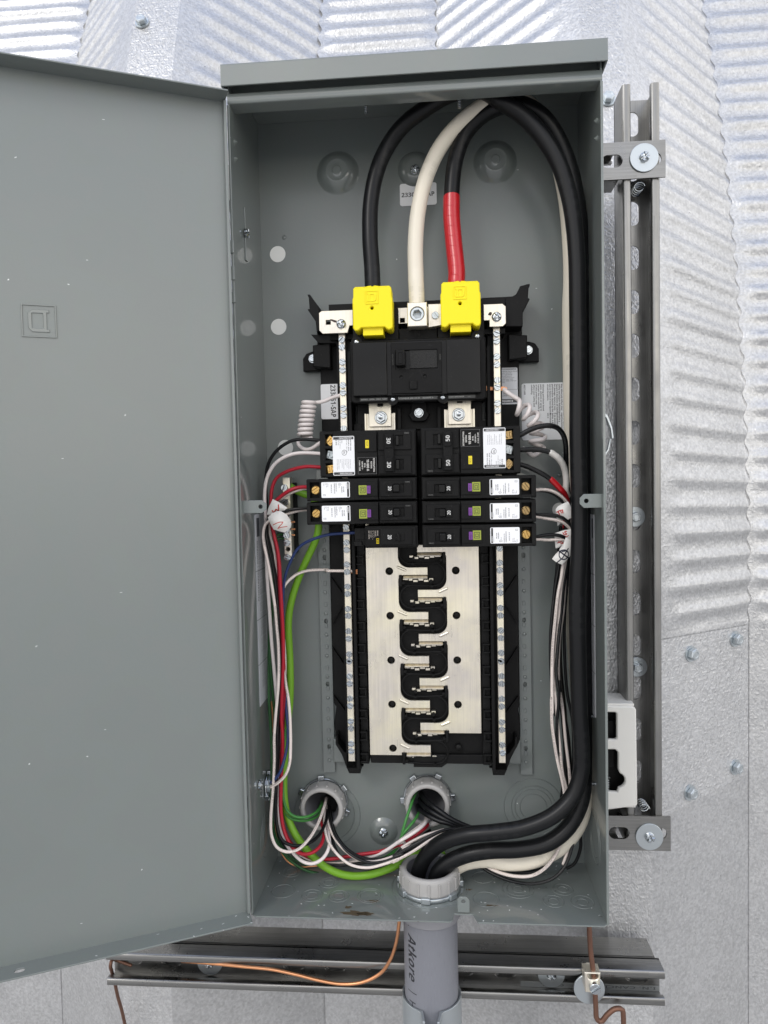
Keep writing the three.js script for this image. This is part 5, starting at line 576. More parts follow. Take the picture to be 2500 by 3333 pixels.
wire('lower of two light green wires entering the left conduit hole', [['I', 386, 330, 38], ['I', 396, 480, 42], ['I', 430, 570, 46], ['I', 500, 605, 46], ['I', 600, 610, 40], ['I', 690, 578, 26], ['I', 730, 520, 4]], 1.6, M.wMid);
wire('bare copper wire running low along the cabinet floor', [['a3', 410, 1300, 34], ['a3', 430, 1600, 34], ['I', 320, 500, 32], ['I', 340, 800, 30], ['I', 430, 975, 28], ['I', 540, 1025, 26], ['I', 720, 1015, 24], ['I', 900, 1008, 24], ['I', 1080, 985, 24], ['J', 120, 780, 20]], 1.2, M.copper);
// fan out of the left conduit toward the right
wire('outer white wire swinging from the left conduit hole under the black cables', [['I', 772, 470, -6], ['I', 764, 560, 16], ['I', 764, 660, 34], ['I', 800, 800, 50], ['I', 885, 920, 60], ['I', 1000, 1008, 66], ['I', 1150, 1035, 68], ['I', 1300, 1002, 68], ['I', 1450, 950, 68], ['J', 60, 790, 68], ['J', 200, 715, 66], ['J', 340, 625, 62], ['J', 450, 575, 58], ['J', 560, 568, 50]], 1.6, M.wWhite);
wire('inner white wire swinging from the left conduit hole under the black cables', [['I', 784, 480, -6], ['I', 785, 580, 18], ['I', 815, 690, 36], ['I', 885, 810, 50], ['I', 985, 910, 58], ['I', 1090, 968, 62], ['I', 1210, 980, 62], ['I', 1390, 930, 60], ['I', 1560, 835, 58], ['J', 120, 690, 56], ['J', 280, 600, 54], ['J', 430, 555, 48]], 1.6, M.wWhite);
wire('black printed wire between the two white wires from the left conduit', [['I', 800, 480, -6], ['I', 815, 590, 20], ['I', 850, 730, 42], ['I', 930, 850, 54], ['I', 1040, 940, 62], ['I', 1180, 990, 66], ['I', 1320, 975, 66], ['I', 1480, 905, 66], ['J', 60, 755, 66], ['J', 220, 660, 64], ['J', 400, 568, 60], ['J', 520, 545, 56], ['J', 640, 560, 48]], 1.7, M.wBlack);
wire('black wire curving out of the left conduit hole', [['I', 812, 490, -6], ['I', 828, 600, 16], ['I', 870, 740, 36], ['I', 960, 860, 46], ['I', 1090, 940, 50], ['I', 1260, 960, 50], ['I', 1450, 900, 50], ['J', 100, 720, 46], ['J', 240, 620, 40], ['J', 330, 560, 20]], 1.8, M.wBlack2);
wire('second black wire curving out of the left conduit hole', [['I', 805, 520, -4], ['I', 812, 660, 22], ['I', 840, 800, 40], ['I', 900, 930, 48], ['I', 1010, 1020, 50], ['I', 1160, 1045, 48], ['I', 1330, 1020, 44], ['J', 60, 830, 38]], 1.7, M.wBlack2);
// through the centre conduit
wire('left of two green wires in the centre conduit hole', [['c3', 1225, 290, -6], ['c3', 1195, 350, 14], ['c3', 1165, 440, 28], ['c3', 1130, 540, 36], ['c3', 1100, 640, 40], ['c3', 1075, 740, 42], ['I', 1420, 850, 42], ['I', 1330, 930, 36], ['I', 1250, 960, 28]], 1.7, M.wMid);
wire('right of two green wires in the centre conduit hole', [['c3', 1260, 440, -6], ['c3', 1245, 500, 16], ['c3', 1205, 570, 32], ['c3', 1140, 650, 40], ['c3', 1085, 720, 42], ['I', 1440, 820, 42], ['I', 1380, 900, 34]], 1.7, M.wMid);
wire('thick white wire leaving the centre conduit hole over the red one', [['c3', 1350, 520, -4], ['c3', 1330, 570, 24], ['c3', 1270, 640, 42], ['c3', 1180, 705, 50], ['c3', 1080, 765, 52], ['I', 1420, 810, 50], ['I', 1300, 890, 46], ['I', 1150, 945, 40], ['I', 1000, 970, 32]], 2.0, M.wWhite2);
for (const [txt, k] of [['upper stiff black wire leaving the centre conduit hole to the right', 0], ['lower stiff black wire leaving the centre conduit hole to the right', 1], ['middle stiff black wire leaving the centre conduit hole to the right', 2]]) wire(txt, [['c3', 1270 - k * 15, 310 + k * 60, -8], ['c3', 1300 - k * 20, 360 + k * 55, 16], ['c3', 1380 - k * 25, 430 + k * 45, 34], ['c3', 1490 - k * 20, 510 + k * 35, 42], ['J', 470 - k * 14, 470 + k * 16, 44], ['J', 560, 515 + k * 14, 44], ['J', 680, 560 + k * 10, 40]], 2.9, M.wBlack2);
// right bank
wire('heavy black wire arching from the top terminal of the breaker marked 50', [['b1', 170, 1215, 68], ['b1', 260, 1185, 66], ['b1', 400, 1108, 66], ['b1', 600, 1040, 64], ['b1', 780, 1025, 62], ['b1', 920, 1072, 58], ['b1', 1010, 1185, 54], ['b1', 1055, 1340, 50], ['b1', 1065, 1600, 44], ['b1', 1075, 1950, 40], ['b2', 1000, 500, 36], ['b2', 1010, 1100, 34], ['b2', 960, 1700, 34], ['b3', 470, 500, 32], ['b3', 450, 1300, 32], ['b3', 520, 2100, 32], ['H', 1330, 700, 32], ['H', 1370, 1150, 32], ['J', 1320, 330, 32], ['J', 1310, 600, 32], ['J', 1180, 780, 30], ['J', 980, 850, 28], ['J', 820, 810, 28], ['J', 740, 740, 28]], 2.8, M.wBlack);
const mid = wire('heavy black wire wrapped in white tape from the middle terminal of the breaker marked 50', [['b1', 170, 1462, 66], ['b1', 260, 1460, 64], ['b1', 450, 1452, 62], ['b1', 650, 1470, 62], ['b1', 790, 1512, 62], ['b1', 920, 1605, 60], ['b1', 1005, 1725, 56], ['b1', 1050, 1860, 52], ['b1', 1066, 2020, 50], ['b1', 1060, 2190, 48], ['b2', 975, 420, 44], ['b2', 960, 900, 40], ['b2', 900, 1700, 40], ['b3', 440, 800, 40], ['b3', 440, 1600, 40], ['H', 1310, 600, 38], ['H', 1340, 1100, 38], ['J', 1290, 420, 38]], 2.8, M.wBlack);
obj('white_tape', [tube(path([['b1', 795, 1514, 62], ['b1', 920, 1605, 60], ['b1', 1005, 1725, 56], ['b1', 1050, 1860, 52], ['b1', 1066, 2020, 50], ['b1', 1060, 2190, 48], ['b2', 975, 420, 44]]), 3.5, 14, 2.5), ...(() => { const c = new THREE.CatmullRomCurve3(path([['b1', 795, 1514, 62], ['b1', 920, 1605, 60], ['b1', 1005, 1725, 56], ['b1', 1050, 1860, 52], ['b1', 1066, 2020, 50], ['b1', 1060, 2190, 48]]).map(V3)); return Array.from({ length: 9 }, (_, i) => { const t = 0.05 + i * 0.11, p = c.getPointAt(t), q = new THREE.TorusGeometry(3.45, 0.3, 5, 20); q.applyQuaternion(new THREE.Quaternion().setFromUnitVectors(new THREE.Vector3(0, 0, 1), c.getTangentAt(t).add(new THREE.Vector3(0.3, 0.1, 0)).normalize())); q.translate(p.x, p.y, p.z); return boxUV(clean(q)); }); })()], M.tapeWhite, mid);
const low = wire('heavy black wire wrapped in red tape from the lower terminal of the breaker marked 50', [['b1', 170, 1715, 66], ['b1', 260, 1730, 64], ['b1', 420, 1785, 62], ['b1', 600, 1872, 60], ['b1', 750, 1962, 58], ['b1', 880, 2075, 56], ['b1', 985, 2190, 54], ['b2', 880, 340, 52], ['b2', 950, 480, 46], ['b2', 960, 750, 40], ['b2', 930, 1100, 40], ['b2', 880, 1600, 40], ['b3', 410, 700, 38], ['b3', 420, 1500, 38], ['H', 1290, 400, 36], ['H', 1330, 1000, 36], ['J', 1280, 350, 36]], 2.7, M.wBlack);
obj('red_tape', tube(path([['b1', 795, 1994, 57.4], ['b1', 880, 2075, 56], ['b1', 985, 2190, 54], ['b2', 880, 340, 52], ['b2', 950, 480, 46], ['b2', 960, 750, 40], ['b2', 930, 1100, 40]]), 3.3, 14, 3), M.tapeRed, low);
const rb = [['b2', 1060, 620, 52], ['b2', 1072, 900, 50]];
wire('white wire from the topmost of three right breakers down to the loops', [['b2', 280, 296, 66], ['b2', 340, 290, 64], ['b2', 500, 290, 62], ['b2', 650, 322, 60], ['b2', 800, 402, 58], ['b2', 910, 500, 56], ['b2', 1000, 640, 54], ['b2', 1062, 820, 52], ['b2', 1072, 1000, 52], ['b2', 1050, 1300, 54], ['b2', 960, 1700, 56], ['b2', 885, 1900, 58], ['b2', 845, 2180, 58], ['b3', 430, 350, 58], ['b3', 385, 750, 58], ['b3', 350, 1150, 58], ['b3', 340, 1600, 58], ['b3', 344, 2100, 58], ['H', 1193, 350, 58], ['H', 1197, 620, 58], ['H', 1220, 800, 58], ['H', 1250, 980, 56], ['H', 1290, 1150, 54], ['H', 1320, 1320, 52], ['J', 1290, 480, 54], ['J', 1275, 640, 60], ['J', 1190, 800, 64], ['J', 1080, 880, 66], ['J', 950, 890, 64], ['J', 800, 850, 56], ['J', 680, 775, 44], ['J', 600, 700, 34]], 1.8, M.wWhite);
wire('white wire from the middle of three right breakers into the taped bundle', [['b2', 280, 870, 66], ['b2', 340, 880, 64], ['b2', 500, 912, 62], ['b2', 700, 942, 62], ['b2', 850, 985, 60], ['b2', 960, 1060, 58], ['b2', 1035, 1160, 56], ['b2', 1040, 1400, 54], ['b2', 940, 1850, 54], ['b3', 470, 300, 54], ['b3', 430, 800, 54], ['b3', 395, 1250, 54], ['b3', 370, 1650, 54], ['H', 1235, 420, 54], ['H', 1265, 750, 54], ['H', 1300, 1100, 54], ['J', 1310, 250, 52], ['J', 1320, 450, 50]], 1.7, M.wWhite);
wire('white wire from the lowest of three right breakers into the circled flag', [['b2', 280, 1360, 66], ['b2', 340, 1362, 64], ['b2', 550, 1376, 62], ['b2', 750, 1370, 62], ['b2', 900, 1380, 60], ['b2', 980, 1450, 58], ['b2', 980, 1700, 52], ['b2', 940, 2000, 50], ['b3', 500, 600, 50], ['b3', 440, 1100, 48], ['b3', 440, 1700, 48], ['H', 1295, 420, 48], ['H', 1330, 780, 48], ['H', 1370, 1150, 48], ['J', 1340, 500, 48], ['J', 1330, 680, 52], ['J', 1290, 800, 56]], 1.7, M.wWhite);
wire('black wire from the topmost of three right breakers', [['b2', 280, 310, 62], ['b2', 340, 308, 60], ['b2', 500, 322, 58], ['b2', 650, 372, 56], ['b2', 780, 455, 54], ['b2', 880, 570, 52], ['b2', 960, 760, 46], ['b2', 920, 1200, 44], ['b2', 800, 1900, 48], ['b3', 390, 250, 50], ['b3', 345, 620, 52], ['b3', 320, 950, 52], ['b3', 318, 1300, 52], ['b3', 340, 1700, 50], ['b3', 400, 2150, 50], ['H', 1250, 500, 50], ['H', 1240, 800, 54], ['H', 1265, 1020, 54], ['H', 1290, 1180, 50]], 1.7, M.wBlack);
wire('black wire from the middle of three right breakers', [['b2', 280, 832, 66], ['b2', 340, 832, 64], ['b2', 550, 838, 62], ['b2', 750, 853, 61], ['b2', 880, 902, 60], ['b2', 980, 985, 58], ['b2', 1040, 1090, 55], ['b2', 1020, 1500, 54], ['b2', 970, 1900, 54], ['b3', 510, 250, 54], ['b3', 480, 600, 54], ['b3', 445, 900, 56], ['b3', 410, 1300, 58], ['b3', 400, 1500, 58], ['b3', 445, 1800, 58], ['H', 1270, 180, 56], ['H', 1262, 420, 56], ['H', 1245, 620, 56], ['H', 1260, 900, 54], ['H', 1330, 1200, 50], ['J', 1375, 560, 50], ['J', 1350, 690, 56], ['J', 1300, 820, 62], ['J', 1215, 905, 66], ['J', 1090, 942, 66], ['J', 940, 930, 64], ['J', 780, 870, 56], ['J', 640, 780, 44]], 1.8, M.wBlack);
wire('black wire from the lowest of three right breakers into the circled flag', [['b2', 280, 1312, 66], ['b2', 340, 1305, 64], ['b2', 500, 1272, 64], ['b2', 700, 1266, 63], ['b2', 850, 1292, 62], ['b2', 940, 1350, 60], ['b2', 1000, 1500, 56], ['b2', 1000, 1800, 50], ['b3', 560, 200, 48], ['b3', 520, 700, 46], ['b3', 520, 1200, 46], ['b3', 560, 1800, 46], ['H', 1400, 600, 46], ['H', 1410, 1100, 46], ['J', 1370, 400, 44], ['J', 1330, 600, 44], ['J', 1240, 740, 46], ['J', 1100, 850, 48], ['J', 970, 862, 48], ['J', 830, 820, 44], ['J', 760, 750, 36]], 1.8, M.wBlack2);
wire('slack black wire deepest in the right bundle', [['b2', 830, 1100, 36], ['b2', 760, 1900, 40], ['b3', 370, 400, 40], ['b3', 335, 900, 42], ['b3', 400, 1500, 40], ['b3', 470, 1900, 40], ['H', 1350, 700, 40], ['H', 1400, 1250, 38], ['J', 1400, 500, 36], ['J', 1415, 680, 36], ['J', 1370, 800, 36], ['J', 1320, 830, 34]], 1.8, M.wBlack2);
// coiled white pigtails
function coil(list, r, R, turns, start, end) { const c = new THREE.CatmullRomCurve3(list.map(V3)), o = [...start], N = turns * 18, up = new THREE.Vector3(0, 0, 1); for (let i = 0; i <= N; i++) { const t = i / N, p = c.getPointAt(t), d = c.getTangentAt(t), u = up.clone().sub(d.clone().multiplyScalar(up.dot(d))).normalize(), w = new THREE.Vector3().crossVectors(d, u), a = -Math.PI * 0.5 + i / 18 * Math.PI * 2; p.addScaledVector(u, R * Math.cos(a)).addScaledVector(w, R * Math.sin(a)); o.push([p.x, p.y, p.z]); } return tube([...o, ...end], r, 10, 2.2); }
single('coiled_wire', 'tight white coil of wire hanging beside the part number sticker', 'wire', [coil(path([['a1', 1090, 150, 44], ['a1', 1040, 450, 44], ['a1', 1008, 790, 44]]), 2.15, 7.0, 8, path([['A', 612, 1590, 42], ['a1', 1640, 40, 42], ['a1', 1500, 80, 44], ['a1', 1350, 145, 46]]), path([['a1', 890, 860, 44], ['a1', 905, 940, 46], ['a1', 1000, 1005, 50], ['a1', 1120, 1000, 56], ['a1', 1230, 930, 62], ['a1', 1300, 880, 66]]))], M.wWhite2);
single('coiled_wire', 'loose white coil of wire over the printed notice', 'wire', [coil(path([['B', 985, 1420, 50], ['B', 1080, 1470, 48], ['B', 1180, 1580, 44], ['b1', 560, 1180, 42], ['b1', 540, 1420, 40]]), 2.5, 7.6, 5, path([['B', 880, 1262, 46], ['B', 910, 1290, 50]]), path([['b1', 480, 1560, 44], ['b1', 380, 1500, 48], ['b1', 300, 1440, 52]]))], M.wWhite2);

// ================= paper flags on the wires =================
function flag(labelTxt, v, pts, z, strokes, tilt = 0, bulge = 0, nm = 'wire_flag') {
  const P = pts.map(([x, y]) => pt(v, x, y, z)), xs = pts.map(p => p[0]), ys = pts.map(p => p[1]), X0 = Math.min(...xs), X1 = Math.max(...xs), Y0 = Math.min(...ys), Y1 = Math.max(...ys), k = 256 / Math.max(X1 - X0, Y1 - Y0);
  const tex = canvas(256, 256, (g, w, h) => { g.fillStyle = '#e0ded9'; g.fillRect(0, 0, w, h); const nz = rng(pts.length * 77); for (let i = 0; i < 60; i++) { g.fillStyle = nz() > 0.5 ? '#dbd9d3' : '#e4e2de'; g.fillRect(nz() * w, nz() * h, 20, 12); } g.lineCap = 'round'; for (const [col, lw, q] of strokes) { g.strokeStyle = col; g.lineWidth = lw * k; g.beginPath(); q.forEach(([x, y], i) => { const a = (x - X0) / (X1 - X0) * w, b = (y - Y0) / (Y1 - Y0) * h; i ? g.lineTo(a, b) : g.moveTo(a, b); }); g.stroke(); } });
  const mx0 = Math.min(...P.map(p => p[0])), mx1 = Math.max(...P.map(p => p[0])), my0 = Math.min(...P.map(p => p[1])), my1 = Math.max(...P.map(p => p[1])), cx = (mx0 + mx1) / 2, cy = (my0 + my1) / 2;
  // sheet tessellated so that it can belly out
  const poly = P.map(p => [p[0], p[1]]), inside = (x, y) => { let c = false; for (let i = 0, j = poly.length - 1; i < poly.length; j = i++) { const a = poly[i], b = poly[j]; if ((a[1] > y) !== (b[1] > y) && x < (b[0] - a[0]) * (y - a[1]) / (b[1] - a[1]) + a[0]) c = !c; } return c; };
  const rings = 5, pos = [], uv = [], idx = [], n = P.length, zf = (x, y, t) => z + tilt * (x - cx) + bulge * (1 - t * t);
  pos.push(cx, cy, zf(cx, cy, 0)); for (let r = 1; r <= rings; r++) for (let i = 0; i < n; i++) { const t = r / rings, x = cx + (P[i][0] - cx) * t, y = cy + (P[i][1] - cy) * t; pos.push(x, y, zf(x, y, t)); }
  for (let i = 0; i < n; i++) { const j = (i + 1) % n; idx.push(0, 1 + j, 1 + i); for (let r = 1; r < rings; r++) { const a = 1 + (r - 1) * n + i, b = 1 + (r - 1) * n + j, c = 1 + r * n + i, d = 1 + r * n + j; idx.push(a, d, c, a, b, d); } }
  for (let i = 0; i < pos.length; i += 3) uv.push((pos[i] - mx0) / (mx1 - mx0), (pos[i + 1] - my0) / (my1 - my0));
  const g = new THREE.BufferGeometry(); g.setAttribute('position', new THREE.Float32BufferAttribute(pos, 3)); g.setAttribute('uv', new THREE.Float32BufferAttribute(uv, 2)); g.setIndex(idx); g.computeVertexNormals();
  const back = g.clone(); back.translate(0, 0, -0.35);
  return single(nm, labelTxt, 'paper flag', [clean(g), clean(back)], printed(tex, 0.5));
}
const RED = '#b5291c', INK = '#15182a';
flag('paper flag with a red W tucked behind the N flag', 'a1', [[430, 1905], [560, 1970], [700, 2060], [640, 2110], [560, 2130], [420, 2180], [320, 2190], [350, 2060]], 61, [[RED, 22, [[430, 2110], [450, 2150], [480, 2120], [500, 2090], [540, 2120]]], [RED, 22, [[545, 2010], [550, 2070], [535, 2120]]]], 0.1, 3);
flag('crumpled paper flag with a red N over the ground bar', 'a2', [[345, 190], [420, 110], [520, 75], [575, 75], [680, 140], [740, 230], [762, 310], [740, 380], [690, 430], [630, 460], [540, 435], [450, 405], [390, 300]], 66, [[RED, 14, [[445, 320], [520, 285], [580, 268], [625, 270], [610, 300], [560, 350], [535, 380], [600, 362], [690, 352]]]], -0.12, 5);
flag('paper flag with a red E on the upper right wires', 'b2', [[720, 720], [770, 650], [860, 600], [990, 545], [1040, 640], [1085, 780], [1097, 900], [1040, 905], [985, 940], [900, 870], [790, 830], [735, 800]], 62, [[RED, 24, [[745, 775], [800, 740], [860, 725], [872, 790]]], [RED, 22, [[775, 765], [805, 825]]], [RED, 20, [[820, 750], [845, 790]]]], 0.1, 3);
flag('small paper tail showing below the E flag', 'b2', [[740, 890], [900, 930], [840, 1010], [765, 1075]], 54, [], 0.1, 0.5);
flag('paper flag with a red S below the E flag', 'b2', [[695, 1235], [900, 1165], [1105, 1135], [1085, 1300], [1060, 1400], [900, 1460], [800, 1540], [725, 1560], [705, 1400]], 58, [[RED, 22, [[955, 1190], [920, 1190], [915, 1215], [950, 1235], [945, 1255], [890, 1250], [878, 1215]]], [RED, 16, [[880, 1275], [960, 1300], [990, 1275]]], [RED, 20, [[760, 1440], [830, 1410], [900, 1450], [920, 1420]]], [RED, 18, [[785, 1410], [830, 1450], [880, 1455]]], [RED, 14, [[815, 1250], [830, 1262]]]], 0.1, 2);
flag('paper flag with a black crossed circle at the bundle', 'b2', [[940, 1320], [1060, 1390], [1100, 1450], [1112, 1580], [1070, 1690], [1000, 1770], [930, 1850], [860, 1912], [740, 1860], [640, 1785], [720, 1680], [800, 1600], [815, 1560], [900, 1440]], 66, [[INK, 26, circ(890, 1690, 105, 20).concat([[995, 1690]])], [INK, 34, [[790, 1610], [880, 1680], [1000, 1770]]], [INK, 28, [[985, 1560], [930, 1640], [860, 1760], [750, 1860]]], [INK, 30, [[850, 1620], [930, 1600], [985, 1640]]]], -0.08, 4);

// ================= conduits =================
for (const [v, x, y, txt] of [['c3', 290, 470, 'grey conduit bushing at the back, left hole with green and white wires'], ['c3', 1330, 435, 'grey conduit bushing at the back, centre hole with stiff black wires']]) {
  const p = pt(v, x, y, 24), c = [p[0], p[1]], t = thing('conduit_bushing', txt, 'bushing', [c[0], c[1] - 28, 12]);
  obj('bushing', [lathe([[20, -2], [20, 22], [20.8, 23.6], [22.2, 24.2], [24.4, 24], [25.8, 22.8], [26.6, 18], [27, 8], [27, 5], [20, 5]], 'z', [c[0], c[1], 0], 48), ...Array.from({ length: 14 }, (_, i) => { const a = i / 14 * 6.283, g = bx(-1, 1, -1.2, 1.2, 6, 20, 0.5); g.translate(26.6, 0, 0); g.rotateZ(a); g.translate(c[0], c[1], 0); return boxUV(g); })], M.greyPlastic, t);
  obj('locknut', [ext(circ(c[0], c[1], 29, 40), 0.4, 4.4, 0.4, [circ(c[0], c[1], 25, 32)]), ...Array.from({ length: 6 }, (_, i) => { const g = bx(-4, 4, 27, 33, 0.5, 6.5, 1); g.rotateZ(i * 1.047 + (x > 1000 ? -0.45 : 0.1)); g.translate(c[0], c[1], 0); return boxUV(g); })], M.zinc, t);
  obj('conduit_stub', [lathe([[19.6, 20], [19.6, -70], [0.01, -70]], 'z', [c[0], c[1], 0], 40), lathe([[22.5, -2], [22.5, -72], [0.01, -72]], 'z', [c[0], c[1], 0], 40)], M.pipe, t);
}
{ // main riser through the floor
  const cx = 2.4, cz = 57, t = thing('riser_conduit', 'fat grey plastic conduit entering the cabinet floor, printed in black', 'conduit', [cx, -1000, cz]);
  obj('bushing', [lathe([[25.5, 0], [25.5, 21], [26.5, 23], [28.5, 23.8], [30.5, 23.6], [32.2, 22.4], [33, 19], [33.4, 7], [33.4, 4], [25.5, 4]], 'y', [cx, 0, cz], 56), ...Array.from({ length: 18 }, (_, i) => { const a = i / 18 * 6.283, g = bx(-1.1, 1.1, 6, 20, -1.4, 1.4, 0.5); g.translate(0, 0, 33); g.rotateY(a); g.translate(cx, 0, cz); return boxUV(g); })], M.greyPlastic, t);
  obj('locknut', [lathe([[30, 0.4], [34.5, 0.4], [35, 1.2], [35, 4], [34.2, 4.8], [30, 4.8], [30, 0.4]], 'y', [cx, 0, cz], 48), ...Array.from({ length: 7 }, (_, i) => { const g = bx(-5, 5, 0.4, 7, 33, 37.5, 1); g.rotateY(i * 0.9 - 0.1); g.translate(cx, 0, cz); return boxUV(g); })], M.zincMatte, t);
  obj('bore', [lathe([[25.2, 22], [25.2, -60], [0.01, -60]], 'y', [cx, 0, cz], 40)], M.pipe, t);
  obj('lower_pipe', lathe([[30.2, -420], [30.2, -1000]].reverse(), 'y', [cx, 0, cz], 48), M.pipe, t);
  obj('hub', [lathe([[30, -2], [33.6, -2], [34, -3], [34, -29], [33.4, -30], [30, -30]], 'y', [cx, 0, cz], 64)], M.pipe, t);
  const prt = canvas(1024, 512, (g, w, h) => { g.fillStyle = '#75777e'; g.fillRect(0, 0, w, h); const r = rng(9); for (let i = 0; i < 400; i++) { g.fillStyle = r() > 0.5 ? '#71737a' : '#797b82'; g.fillRect(r() * w, r() * h, 30, 3); } g.fillStyle = '#16171d'; g.font = 'italic bold 88px sans-serif'; g.fillText('Atkore', 130, 90); g.beginPath(); g.moveTo(40, 30); g.lineTo(90, 90); g.lineTo(60, 90); g.lineTo(30, 50); g.fill(); g.font = '74px sans-serif'; g.fillText('|', 470, 84); g.fillText('Heavy Wall', 540, 90); });
  const g = new THREE.CylinderGeometry(30.2, 30.2, 420, 64, 1, true), uv = g.attributes.uv; // text runs down the pipe's left front
  for (let i = 0; i < uv.count; i++) { const U = uv.getX(i), Vv = uv.getY(i); uv.setXY(i, (1 - Vv) * 420 / 186 - 0.1, ((U - 0.938) * 190 / 93 + 1)); }
  prt.wrapS = THREE.ClampToEdgeWrapping; prt.wrapT = THREE.RepeatWrapping; g.translate(cx, -210, cz); obj('pipe', clean(g), new THREE.MeshPhysicalMaterial({ map: prt, roughness: 0.42, bumpMap: plasB, bumpScale: 0.00003 }), t);
}
{ // two-piece strap on the riser
  const cx = 2.4, cz = 57, t = thing('pipe_clamp', 'two-piece galvanised strap gripping the riser conduit to the channel', 'clamp', [cx, -175, 40]);
  for (const s of [-1, 1]) { const prof = []; for (let i = 0; i <= 18; i++) { const a = (-90 + 163 * i / 18) * Math.PI / 180; prof.push([31 * Math.cos(a), 31 * Math.sin(a)]); } const out = prof.map(p => [p[0] * 1.075, p[1] * 1.075]).reverse(); const pts = [...prof, [6.5, 46], [9, 46], [11.5, 33.5], ...out.slice(1), [4, -33.4], [4, -54], [1.6, -54], [1.6, -31]]; const g = ext(pts.map(p => [s * p[0], p[1]]), 0, 34, 0.3, [], 0.5); g.rotateX(Math.PI / 2); g.scale(1, 1, 1); g.translate(cx, -122, cz); obj('strap_half', boxUV(g), M.zincMatte, t); }
  { const g = [cylZ(0, 0, -22, 22, 3.2, 14)]; for (let k = 0; k < 20; k++) { const q = new THREE.TorusGeometry(3.2, 0.5, 4, 12); q.translate(0, 0, -20 + k * 2); g.push(boxUV(clean(q))); } const m = finish(g); m.rotateY(Math.PI / 2); m.translate(cx, -150, cz + 40); obj('clamp_bolt', m, M.zincMatte, t); obj('clamp_nut', [bx(cx - 20, cx - 13, -158, -142, cz + 32, cz + 48, 1), bx(cx + 13, cx + 19, -158, -142, cz + 32, cz + 48, 1)], M.zincMatte, t); }
}
{ // bushing in the left wall
  const q = ptX('I', 250, 290, -IX), t = thing('wall_bushing', 'small steel locknut and bushing in the left wall with blue and white wires', 'bushing', [-IX + 6, q[1] - 16, q[2]]);
  obj('locknut', [lathe([[9, 0.3], [15, 0.3], [15.6, 1.5], [15, 3], [9, 3.4]], 'x', [-IX, q[1], q[2]], 32), ...Array.from({ length: 6 }, (_, i) => { const g = bx(0.4, 5, 13, 17.5, -3, 3, 0.8); g.rotateX(i * 1.047); g.translate(-IX, q[1], q[2]); return boxUV(g); })], M.zinc, t);
  obj('throat', [lathe([[8, 0.3], [12, 0.4], [12, 10], [11, 11.4], [9.4, 11.4], [8.6, 10], [8.6, 0.4]], 'x', [-IX, q[1], q[2]], 32), cylZ(0, 0, 0, 0.5, 1, 8)].slice(0, 1), M.zincMatte, t);
  const s = ptX('I', 172, 290, -IX); put('screw', 'panScrew', null, M.zinc, t, [-IX + 0.5, s[1], s[2]], 0.3, [1, 0, 0]);
}
// ================= bare ground wires outside =================
single('copper_wire', 'bright bare copper wire drooping from the cabinet floor into the long channel', 'wire', [tube([...path([['K', 1509, 180, 70], ['K', 1506, 240, 66], ['K', 1492, 330, 56], ['K', 1465, 410, 46], ['K', 1415, 480, 38], ['K', 1330, 522, 34], ['K', 1230, 532, 32], ['K', 1120, 515, 31], ['K', 1000, 485, 30], ['K', 880, 460, 29], ['K', 750, 447, 28], ['K', 640, 436, 25], ['K', 540, 427, 18], ['K', 440, 420, 10]])], 2.0, 10, 4)], M.copper);
single('copper_wire', 'dull copper wire bent around the end of the long channel', 'wire', [tube(path([['K', 190, 440, 8], ['K', 120, 415, 12], ['K', 98, 412, 20], ['K', 90, 440, 24], ['K', 96, 470, 16], ['K', 110, 520, 4], ['K', 125, 590, -8], ['K', 145, 660, -20], ['K', 165, 750, -34], ['K', 180, 820, -40]]), 2.1, 10, 4)], M.copperOld);
{ const w = single('copper_wire', 'brown copper rod passing through the split clamp on the long channel', 'wire', [tube(path([['L', 885, 180, 44], ['L', 888, 250, 42], ['L', 893, 330, 40], ['L', 902, 400, 40], ['L', 908, 450, 40], ['L', 912, 510, 40], ['L', 915, 570, 40], ['L', 920, 620, 40], ['L', 938, 630, 40], ['L', 965, 600, 40], ['L', 1000, 575, 40], ['L', 1028, 578, 40], ['L', 1034, 610, 40], ['L', 1034, 680, 40]]), 2.9, 12, 3)], M.copperOld);
  const c = pt('L', 905, 480, 36), t = thing('ground_clamp', 'nickel split clamp with slotted screw holding the brown rod', 'clamp', [c[0], c[1] - 16, 34]);
  const p = pt('L', 888, 495, 30); obj('washer', ext(circ(p[0], p[1], 17.5, 44), 26.5, 28.8, 0.4), M.zincMatte, t); const r = rect('L', 868, 415, 930, 500, 44), hp = pt('L', 903, 437, 46); obj('body', [ext([[r.x0, r.y0], [r.x1, r.y0 - 1], [r.x1 + 1, r.y1], [r.x0 - 1, r.y1]], 29, 46, 0.8, [stad(hp[0], hp[1], 12, 7.5)])], M.tin, t); const sc = pt('L', 910, 482, 47); put('screw', 'clampScrew', slotted(6.2, 5), M.zinc, t, [sc[0], sc[1], 46], 0.6); }
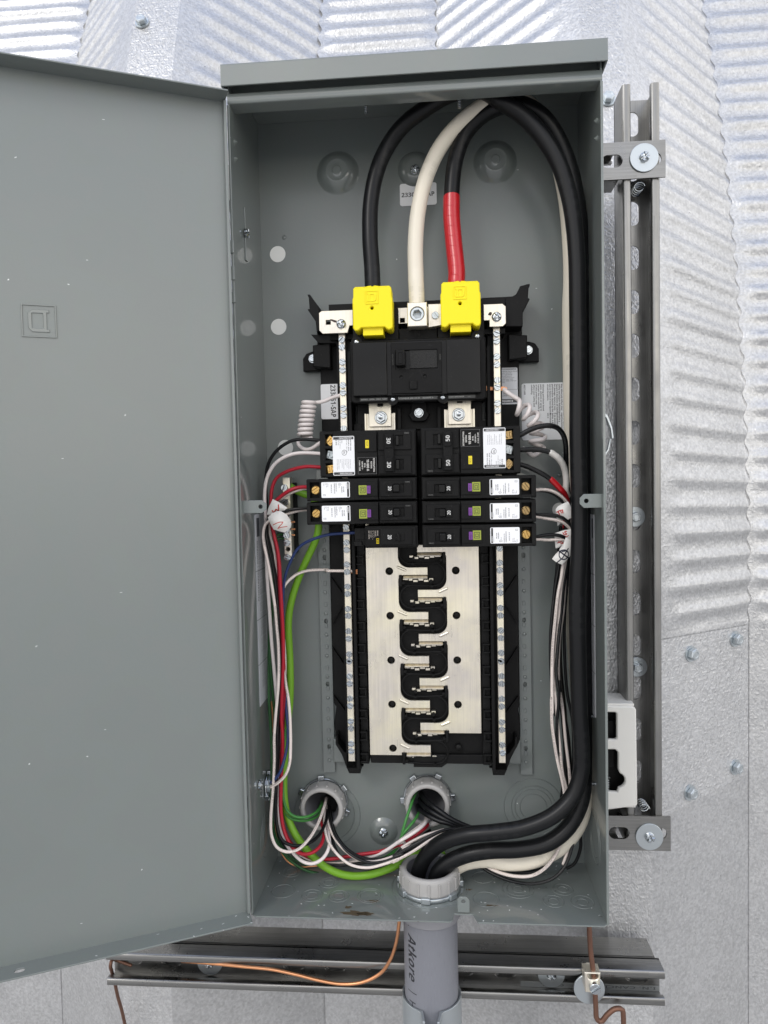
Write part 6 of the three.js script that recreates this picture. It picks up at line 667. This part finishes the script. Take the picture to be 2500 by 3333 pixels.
// ================= white bracket and hasp at the cabinet's right =================
{
  const t = thing('outlet_cover', 'off-white moulded plastic cover with two openings beside the upright channel', 'cover', [222, 55, -20]);
  const Z = 6, P = (x, y) => { const p = pt('O', x, y, Z); return [p[0], p[1]]; };
  const o = [[200, P(305, 812)[1]], P(480, 815), P(505, 825), P(514, 840), P(524, 1555), P(515, 1570), P(305, 1597)].map(p => p); o.push([200, o[6][1]]);
  const w1 = rrect(196, P(368, 900)[0], P(300, 1065)[1], P(300, 858)[1], 3), h2a = P(385, 1150), h2b = P(300, 1460), cc = P(372, 1375), rr = (P(432, 1375)[0] - cc[0]);
  const w2 = [[203, h2b[1]], [cc[0], h2b[1] - 0.5], ...Array.from({ length: 9 }, (_, i) => { const a = (-80 + 150 * i / 8) * Math.PI / 180; return [cc[0] + rr * Math.cos(a), cc[1] + rr * Math.sin(a)]; }), [h2a[0] - 1, cc[1] + rr + 4], [h2a[0] - 1, h2a[1] - 2], [h2a[0] - 4, P(300, 1140)[1]], [203, P(300, 1140)[1]]];
  obj('shell', [ext(o, 0, Z, 1.2, [rrect(203, P(368, 900)[0], P(300, 1065)[1], P(300, 858)[1], 2.5), w2]), bx(200, P(514, 900)[0] - 1, P(305, 812)[1] - 1.5, P(305, 812)[1] + 2, -40, 2, 1.2), bx(P(514, 900)[0] - 2.4, P(514, 900)[0], P(520, 1560)[1], P(505, 830)[1], -40, 1.5, 1), bx(200, P(524, 1555)[0] - 1, P(305, 1590)[1], P(305, 1590)[1] + 2.2, -40, 2, 1)], M.whitePlastic, t);
  obj('inner_block', [bx(201, 234, 66, 178, -38, -16, 1), bx(204, 222, 110, 168, -16, -8, 2), bx(206, 216, 80, 104, -16, -8, 3)], M.black, t);
  const sp = []; for (let i = 0; i <= 120; i++) { const a = i / 120 * 6.283 * 10; sp.push([212 + 3 * Math.cos(a), 78 + 22 * i / 120, -6 + 3 * Math.sin(a)]); } obj('spring', tube(sp, 0.6, 6, 1.6), M.zinc, t);
}
single('hasp', 'thin bent steel hasp on the outside of the right wall', 'hasp', [ext([[0, 12], [4, 8], [9, -6], [10.4, -18], [8.4, -18], [7, -7], [2.5, 5], [0, 8]].map(([x, y]) => { const p = pt('N', 262, 870, 20); return [p[0] - 1 + x, p[1] + y + 6]; }), 14, 22, 0.4), ext([[0, -22], [4, -16], [6.8, -4], [8.2, -4], [6, -17], [0, -26]].map(([x, y]) => { const p = pt('N', 262, 1010, 20); return [p[0] - 1 + x, p[1] + y + 14]; }), 14, 20, 0.4)], M.zincMatte);
renderer.render(scene, camera);
